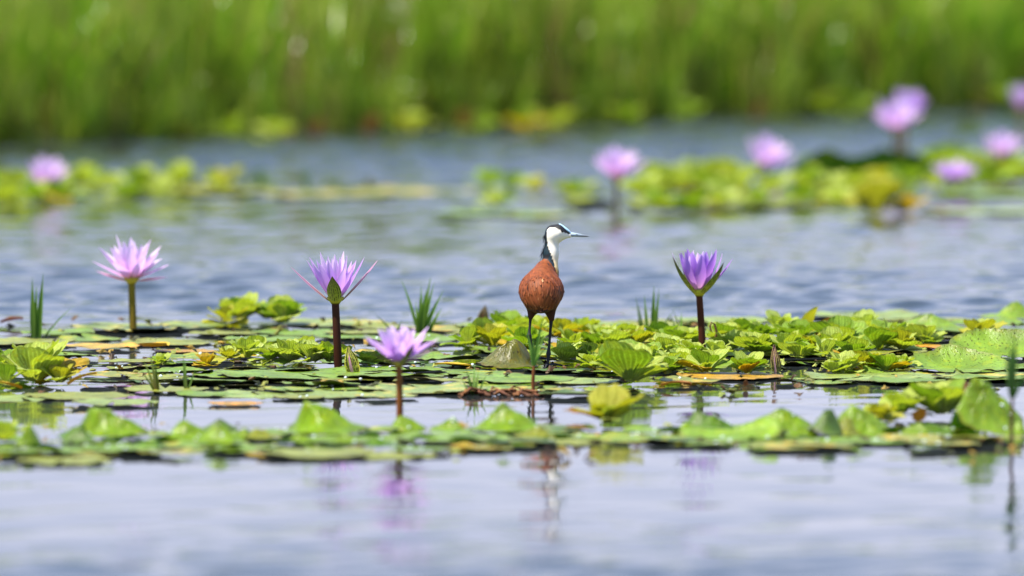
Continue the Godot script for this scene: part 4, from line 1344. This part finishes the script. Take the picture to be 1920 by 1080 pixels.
func make_grass() -> void:
	var dk := Color(0.07, 0.13, 0.02)
	var tp := Color(0.14, 0.26, 0.035)
	tuft("grass_tuft", "stout green grass tuft at the far left of the mat", 68, 632, [[-6, 112, -2, 13], [4, 122, 10, 13], [10, 60, 62, 5], [-2, 96, 2, 11], [6, 70, 4, 9]], dk, tp)
	tuft("grass_tuft", "fan of green grass blades behind the low broad flower", 789, 626, [[-3, 104, -34, 8], [-1, 90, 2, 13], [1, 108, 18, 12], [2, 98, 24, 10], [3, 82, 40, 12], [10, 48, 30, 12], [0, 84, 10, 12], [-2, 60, -8, 9]], dk, tp)
	tuft("grass_tuft", "upright thin grass tuft between the bird and the violet flower", 1222, 626, [[-8, 72, -6, 8], [2, 92, 2, 11], [6, 86, 8, 8], [-14, 56, -12, 5], [-20, 70, -10, 4], [10, 48, 34, 4]], dk, tp)
	tuft("grass_tuft", "small sparse grass tuft just left of the violet flower's stem", 1276, 632, [[-4, 40, -14, 5], [0, 46, 2, 7], [4, 28, 14, 6], [2, 52, -16, 3]], dk, tp)
	tuft("grass_sprig", "thin sprig with a reddish stalk, left of two in front of the pink flower", 296, 736, [[-2, 60, -26, 8], [0, 72, -16, 9], [2, 66, -8, 7], [-1, 48, -34, 5]], Color(0.11, 0.06, 0.02), Color(0.14, 0.22, 0.05))
	tuft("grass_sprig", "green forked sprig, right of two in front of the pink flower", 349, 734, [[0, 66, -6, 8], [0, 40, 18, 6], [0, 58, -2, 6]], Color(0.12, 0.12, 0.03), Color(0.16, 0.30, 0.07))
	tuft("grass_sprig", "short pale sprig on the brown roots left of the grass stalk", 888, 740, [[0, 50, -14, 8], [2, 44, 8, 8], [0, 56, 2, 7], [6, 40, 20, 6], [-4, 34, -22, 5]], Color(0.14, 0.22, 0.05), Color(0.24, 0.36, 0.09))
	tuft("grass_stalk", "grass stalk with a brown foot rising in front of the bird", 1001, 738, [[0, 58, -2, 8], [0, 94, 18, 8], [-2, 72, -12, 7], [2, 60, 18, 6], [0, 40, 26, 5]], Color(0.16, 0.30, 0.06), Color(0.14, 0.26, 0.05), Color(0.15, 0.055, 0.02), 52.0)
	tuft("grass_stalk", "tall dark stalk with green blades at the right edge in front of the leaves", 1898, 838, [[0, 110, -4, 16], [0, 128, 6, 14], [-3, 88, -10, 11], [2, 60, 30, 10]], Color(0.06, 0.12, 0.03), Color(0.10, 0.20, 0.05), Color(0.07, 0.03, 0.02), 92.0)
	tuft("grass_sprig", "single leaning grass blade over the mat behind the streaked bud", 740, 622, [[0, 36, -40, 5], [4, 24, 10, 4]], dk, tp)
	# loose and dead leaves
	loose_leaf("curled_leaf", "bright yellow leaf curling upright behind the right lettuces", "leaf", 1510, 634, 66, 32, 0.1, 0.75, 0.9, Color(0.56, 0.54, 0.08), Color(0.58, 0.56, 0.08), "lettuce")
	loose_leaf("dead_leaf", "yellow leaf bent over beside the yellow curled leaf", "dead leaf", 1540, 622, 42, 24, 0.9, 1.2, 0.5, Color(0.52, 0.40, 0.04), Color(0.50, 0.36, 0.05), "dead", 8.0)
	loose_leaf("dead_leaf", "rusty brown leaf hanging below the bent yellow leaf", "dead leaf", 1545, 648, 34, 36, 0.3, 0.4, 0.5, Color(0.30, 0.17, 0.06), Color(0.22, 0.10, 0.04), "dead")
	loose_leaf("dead_leaf", "flat bright yellow dead leaf left of the folded olive leaf", "dead leaf", 884, 697, 70, 26, 1.42, -1.57, 0.2, Color(0.62, 0.42, 0.03), Color(0.58, 0.40, 0.03), "dead", 4.0)
	loose_leaf("dead_leaf", "curled orange brown leaf floating right of the large cupped lettuce", "dead leaf", 1240, 730, 58, 34, 1.25, 1.4, 0.5, Color(0.46, 0.26, 0.03), Color(0.32, 0.12, 0.03), "dead")
	loose_leaf("dead_leaf", "yellow leaf spread out at the big left lettuce's right side", "dead leaf", 128, 728, 62, 34, 0.95, 1.3, 0.5, Color(0.62, 0.46, 0.03), Color(0.60, 0.40, 0.03), "dead")
	loose_leaf("dead_leaf", "yellow leaf lying at the big left lettuce's front", "dead leaf", 40, 736, 50, 34, 1.1, -1.2, 0.4, Color(0.62, 0.44, 0.04), Color(0.60, 0.42, 0.03), "dead")
	loose_leaf("dead_leaf", "bright yellow orange leaf decaying in front of the pale pink flower", "dead leaf", 268, 660, 70, 50, 1.45, 0.8, 0.1, Color(0.62, 0.36, 0.03), Color(0.60, 0.42, 0.04), "dead", 4.0)
	loose_leaf("dead_leaf", "tiny brown leaf tip poking from the water before the violet flower's mat", "dead leaf", 1398, 730, 12, 10, 0.2, 0.3, 0.2, Color(0.30, 0.12, 0.03), Color(0.24, 0.09, 0.03), "dead")
	loose_leaf("dead_leaf", "reddish brown dead leaf at the far left of the open water's edge", "dead leaf", 2, 612, 44, 40, 1.1, 1.5, 0.6, Color(0.20, 0.06, 0.04), Color(0.24, 0.08, 0.04), "dead")
	# a withered flower right of the violet one
	var w := thing("withered_flower", "dry brown withered flower with a looped stalk beside the violet flower's stem", "dead flower", ground(1336, 660))
	var k := mm_per_px(ground(1336, 660))
	var br := Color(0.16, 0.075, 0.035)
	var loop := Shape.new()
	loop.tube([Vector3(2, 14, 0) * k, Vector3(8, 36, 0) * k, Vector3(4, 52, 0) * k, Vector3(-2, 56, 0) * k, Vector3(-5, 48, 0) * k, Vector3(-2, 38, 0) * k], [2.4 * k, 2.4 * k, 2.0 * k, 1.8 * k, 1.8 * k, 1.2 * k], 8, [br, br, br, br, br, br])
	part("stalk", loop.done(), M.dead, w)
	for q in 5:
		var m := petal_mesh(rnd(24, 36) * k, 12 * k, 0.8, 0.9, [Color(0.20, 0.09, 0.04), Color(0.40, 0.22, 0.10), Color(0.22, 0.10, 0.05)])
		part("petal", m, M.dead, w, Transform3D(Basis(Vector3.UP, q * 1.3) * Basis(Vector3.RIGHT, 0.6), Vector3(-6 + 3 * q, 8, 2) * k))
	var root := Shape.new()
	k = mm_per_px(ground(930, 741))
	var bc := [Color(0.13, 0.06, 0.03), Color(0.22, 0.10, 0.04), Color(0.10, 0.045, 0.025), Color(0.20, 0.09, 0.04), Color(0.12, 0.05, 0.03), Color(0.08, 0.04, 0.025)]
	for q in 9:
		var x0 := rnd(-80, 40)
		var pts := []
		var rad := []
		var hump := rnd(2, 14)
		for j in 6:
			pts.append(Vector3(x0 + j * rnd(8, 14), 2 + hump * sin(j / 5.0 * PI) * rnd(0.6, 1.1), rnd(-60, 60)) * k)
			rad.append(rnd(1.6, 4.0) * k)
		root.tube(pts, rad, 7, bc)
	single("root_tangle", root.done(), M.mud, "brown tangle of old roots afloat below the bird, at the grass stalk's foot", "roots", ground(930, 741))


func make_far() -> void:
	var thin := {"lean": 0}
	var green_stem := [Color(0.06, 0.03, 0.015), Color(0.16, 0.09, 0.03)]
	var open := [[8, 1.0, 66, 17, 8, "out"], [8, 0.72, 66, 17, 30, "out"], [8, 0.45, 62, 16, 18, "in"], [6, 0.2, 56, 14, 0, "in"]]
	var cup := [[8, 0.55, 66, 18, 8, "out"], [8, 0.40, 66, 18, 30, "out"], [7, 0.22, 62, 16, 18, "in"]]
	var scaled := func(w: Array, f: float) -> Array: return w.map(func(e): return [e[0], e[1], e[2] * f, e[3] * f, e[4], e[5]])
	flower("pink water lily above the far mat's left end, with green leaf beside it", 82, 376, Vector2(80, 352), 5.0, green_stem, PALE, scaled.call(open, 0.92), [[30, 0.6, 40, 13, 0], [90, 0.75, 44, 15, 0]], Vector3(0, 0, -0.25), "water lilies over the far mat")
	flower("white and lilac water lily on a brown stem at the far mat's middle", 1157, 392, Vector2(1156, 340), 5.0, green_stem, PALE, scaled.call(open, 1.0), [[15, 1.2, 40, 12, 1]], Vector3.ZERO, "water lilies over the far mat")
	flower("tilted lilac water lily left of the big dark leaf", 1437, 340, Vector2(1430, 316), 4.5, green_stem, PALE, scaled.call(open, 0.95), [], Vector3(0.3, 0, -0.35), "water lilies over the far mat")
	flower("pale pink water lily, front one of the overlapping pair beside the big leaf", 1684, 320, Vector2(1680, 250), 5.0, green_stem, PALE, scaled.call(open, 1.0), [], Vector3.ZERO, "water lilies over the far mat")
	flower("purple water lily, rear one of the overlapping pair beside the big leaf", 1690, 300, Vector2(1696, 236), 4.6, green_stem, LILAC, scaled.call(cup, 1.0), [], Vector3(0, 0, -0.15), "water lilies over the far mat")
	flower("pink water lily near the right edge, right of the low violet one", 1880, 330, Vector2(1878, 301), 4.6, green_stem, PALE, scaled.call(open, 0.82), [], Vector3.ZERO, "water lilies over the far mat")
	flower("low flat violet water lily over the far mat's right end", 1790, 362, Vector2(1788, 345), 4.4, green_stem, LILAC, scaled.call([[9, 1.1, 66, 18, 8, "out"], [8, 0.9, 62, 18, 30, "out"], [8, 0.6, 52, 16, 18, "in"]], 0.82), [], Vector3.ZERO, "water lilies over the far mat")
	flower("lilac water lily cut by the right edge before the reeds", 1916, 262, Vector2(1916, 212), 4.2, green_stem, PALE, scaled.call(cup, 0.75), [], Vector3.ZERO, "water lilies over the far mat")
	# the far mat, left
	pad("big green leaf raised at the far mat's left edge", 2, 340, 64, "deep", [[180, 1.3, 60]], true)
	pad("green pad under the far pink flower at the left", 95, 366, 80, "green", [[180, 0.4, 60]])
	pad("flat olive pad at the right end of the far mat's left part", 420, 356, 110, "olive", [])
	pad("flat pale olive pad trailing from the far left mat into open water", 620, 362, 130, "olive", [])
	pad("long thin olive pad between the two parts of the far mat", 780, 358, 110, "olive", [])
	lettuce_row("of the far left mat's back row", [[30, 362, 42, "lime", 0.5], [150, 352, 40, "lime", 0.4], [205, 358, 40, "lime", 0.5], [265, 362, 44, "lime", 0.5], [332, 356, 44, "lime", 0.4], [412, 360, 48, "gold", 0.4]], 10)
	lettuce_row("of the far left mat's front row", [[10, 388, 44, "lime", 0.6], [60, 384, 40, "lime", 0.6], [118, 378, 36, "green", 0.5], [240, 378, 36, "green", 0.7], [300, 378, 40, "lime", 0.7]], 10)
	# the far mat, right
	lettuce_row("of the far right mat's back row", [[1830, 330, 40, "lime", 0.5], [1890, 326, 42, "lime", 0.5], [1765, 322, 36, "green", 0.5], [915, 356, 40, "lime", 0.4], [960, 358, 30, "green", 0.4], [1235, 350, 44, "lime", 0.5], [1290, 346, 40, "lime", 0.5], [1340, 342, 40, "lime", 0.5], [1385, 346, 36, "lime", 0.5], [1000, 362, 30, "gold", 0.6]], 10)
	lettuce_row("of the far right mat's middle row", [[1075, 372, 40, "green", 0.6], [1200, 372, 42, "lime", 0.6], [1262, 366, 46, "lime", 0.5], [1325, 366, 46, "lime", 0.5], [1392, 362, 46, "lime", 0.5], [1450, 366, 42, "lime", 0.6], [1510, 362, 44, "lime", 0.5], [1570, 366, 46, "lime", 0.5], [1630, 358, 40, "gold", 0.5], [1700, 352, 42, "green", 0.5], [1755, 356, 40, "lime", 0.5], [1810, 350, 42, "lime", 0.5], [1860, 352, 44, "lime", 0.5], [1905, 346, 44, "lime", 0.5]], 10)
	lettuce_row("of the far right mat's front row", [[1235, 400, 44, "lime", 0.6], [1295, 400, 42, "lime", 0.6], [1350, 392, 40, "lime", 0.7], [1420, 390, 36, "lime", 0.7], [1640, 404, 56, "gold", 0.4], [1700, 402, 34, "yellow", 0.4], [930, 392, 36, "lime", 0.6], [1500, 388, 36, "green", 0.7], [1570, 386, 34, "lime", 0.7]], 10)
	pad("flat olive pad at the far right mat's near left corner", 900, 398, 80, "green", [])
	pad("flat green pad along the near edge of the far right mat", 1010, 400, 100, "green", [])
	pad("dark green pad left of the white and lilac flower's stem", 1110, 384, 52, "dark", [[0, 0.8, 60]])
	pad("broad green pad under the far right mat's lettuces", 1330, 382, 160, "olive", [])
	pad("green pad under the far right mat beside the big dark leaf", 1560, 380, 160, "olive", [])
	pad("big dark green leaf with its front curled up, in the far right mat", 1600, 336, 112, "deep", [[-40, 1.5, 38], [20, 1.0, 30], [60, 1.4, 28]], true, 0.03, 0.15)
	pad("broad green leaf leaning against the big dark leaf, left of the overlapping flowers", 1672, 330, 84, "deep", [[-20, 1.1, 40], [40, 1.5, 36]], true, 0.03, 0.15)
	pad("low green leaf behind the big dark leaf, at its right end", 1735, 326, 60, "green", [[0, 1.0, 60]], true, 0.03, 0.2)
	pad("dark green leaf at the left end of the big dark leaf", 1520, 336, 56, "deep", [], false, 0.012, 0.35, [[0, 46, 50, 50]], 0)
	pad("bright green raised leaf behind the low violet flower", 1785, 312, 74, "bright", [[180, 1.5, 65]], true, 0.02, 0.08)
	pad("bright green raised leaf at the far mat's right end, under the pink flower", 1880, 330, 64, "bright", [[170, 1.4, 60]], true, 0.02, 0.1)
	pad("pale green pad at the far right mat's right end", 1840, 362, 90, "bright", [])
	pad("flat grey pad along the far right mat's near right edge", 1830, 396, 110, "pale", [])
	pad("brown dead pad floating off the far right mat, right of the orange leaf", 1880, 402, 44, "brown", [[0, 0.4, 60]])
	loose_leaf("dead_leaf", "orange dead leaf floating in front of the far right mat", "dead leaf", 1775, 403, 46, 34, 1.2, -1.4, 0.4, Color(0.55, 0.20, 0.05), Color(0.45, 0.16, 0.05), "dead")
	tuft("grass_sprig", "thin grass sprig in the open water beyond the far left mat, first of two", 485, 352, [[0, 46, -6, 9], [2, 60, 4, 9], [4, 40, 10, 8]], Color(0.1, 0.18, 0.06), Color(0.16, 0.25, 0.1))
	tuft("grass_sprig", "thin grass sprig in the open water beyond the far left mat, second of two", 572, 356, [[0, 42, -4, 8], [2, 54, 4, 8]], Color(0.1, 0.18, 0.06), Color(0.16, 0.25, 0.1))
	tuft("grass_sprig", "short reddish sprig in the open water between the far mats", 690, 356, [[0, 28, -3, 10], [2, 34, 4, 10]], Color(0.25, 0.10, 0.05), Color(0.16, 0.22, 0.06))
	tuft("grass_sprig", "green grass sprig behind the white and lilac flower's mat", 1296, 350, [[0, 70, -6, 9], [2, 86, 6, 9], [6, 60, 14, 8]], Color(0.1, 0.18, 0.06), Color(0.16, 0.25, 0.1))
	# at the foot of the reeds
	var foot := [[55, 262, 56, "lime", 0.4], [205, 262, 52, "lime", 0.4], [258, 262, 56, "lime", 0.4], [300, 262, 44, "lime", 0.5], [430, 262, 44, "green", 0.5], [520, 262, 40, "lime", 0.5], [770, 252, 40, "gold", 0.4], [905, 250, 36, "green", 0.5], [980, 247, 36, "lime", 0.4], [1050, 240, 40, "lime", 0.4], [1170, 236, 40, "green", 0.5], [1290, 228, 36, "green", 0.5], [1540, 218, 44, "lime", 0.5], [1600, 216, 40, "lime", 0.5], [1850, 208, 50, "lime", 0.4]]
	lettuce_row("along the foot of the reeds", foot, 11)
	for e in [[690, 256, 60, "rusty dead leaf at the reeds' foot left of the golden lettuce"], [590, 260, 50, "brown dead leaf at the reeds' foot above the far left sprigs"], [870, 250, 60, "reddish dead leaf at the reeds' foot above the bird"], [345, 262, 46, "tan dead leaf at the reeds' foot right of the lime lettuces"], [1415, 226, 44, "tan dead leaf at the reeds' foot above the tilted lilac flower"]]:
		loose_leaf("dead_leaf", e[3], "dead leaf", e[0], e[1], e[2], e[2] * 0.5, 0.4, rnd(-0.8, 0.8), 0.6, Color(0.36, 0.17, 0.06), Color(0.42, 0.26, 0.10), "dead")


# ---------------------------------------------------------------- the scene
func _ready() -> void:
	rng.seed = 4
	var cam := Camera3D.new()
	cam.name = "camera"
	add_child(cam)
	cam.position = EYE
	cam.rotation = Vector3(-PITCH, 0, 0)
	var lens := CameraAttributesPhysical.new()
	lens.frustum_focal_length = 333.333
	lens.frustum_focus_distance = 15.0
	lens.frustum_near = 0.1
	lens.frustum_far = 900.0
	lens.exposure_aperture = 3.7
	cam.attributes = lens
	cam.current = true

	var env := Environment.new()
	env.background_mode = Environment.BG_SKY
	var sky := ProceduralSkyMaterial.new()
	sky.sky_top_color = Color(0.15, 0.25, 0.465).linear_to_srgb()
	sky.sky_horizon_color = Color(0.535, 0.52, 0.59).linear_to_srgb()
	sky.sky_curve = 0.12
	sky.ground_horizon_color = Color(0.12, 0.14, 0.10).linear_to_srgb()
	sky.ground_bottom_color = Color(0.05, 0.06, 0.04).linear_to_srgb()
	sky.sun_angle_max = 4.0
	env.sky = Sky.new()
	env.sky.sky_material = sky
	env.tonemap_mode = Environment.TONE_MAPPER_LINEAR
	env.tonemap_exposure = 2.25
	env.sdfgi_enabled = true
	env.ssao_enabled = true
	env.ssil_enabled = true
	var we := WorldEnvironment.new()
	we.name = "daylight"
	we.environment = env
	add_child(we)

	var sun := DirectionalLight3D.new()
	sun.name = "sun"
	sun.light_energy = 1.6
	sun.light_color = Color(1.0, 0.965, 0.90)
	sun.light_angular_distance = 0.5
	sun.shadow_enabled = true
	add_child(sun)
	sun.look_at_from_position(Vector3(-0.36, 1.0, 0.20).normalized() * 50.0, Vector3.ZERO, Vector3.UP)

	make_materials()
	make_water()
	make_bank()
	make_reeds()
	make_bird(ground(1015, 690))
	make_flowers()
	make_mat_pads()
	make_mat_lettuce()
	make_front()
	make_grass()
	make_far()
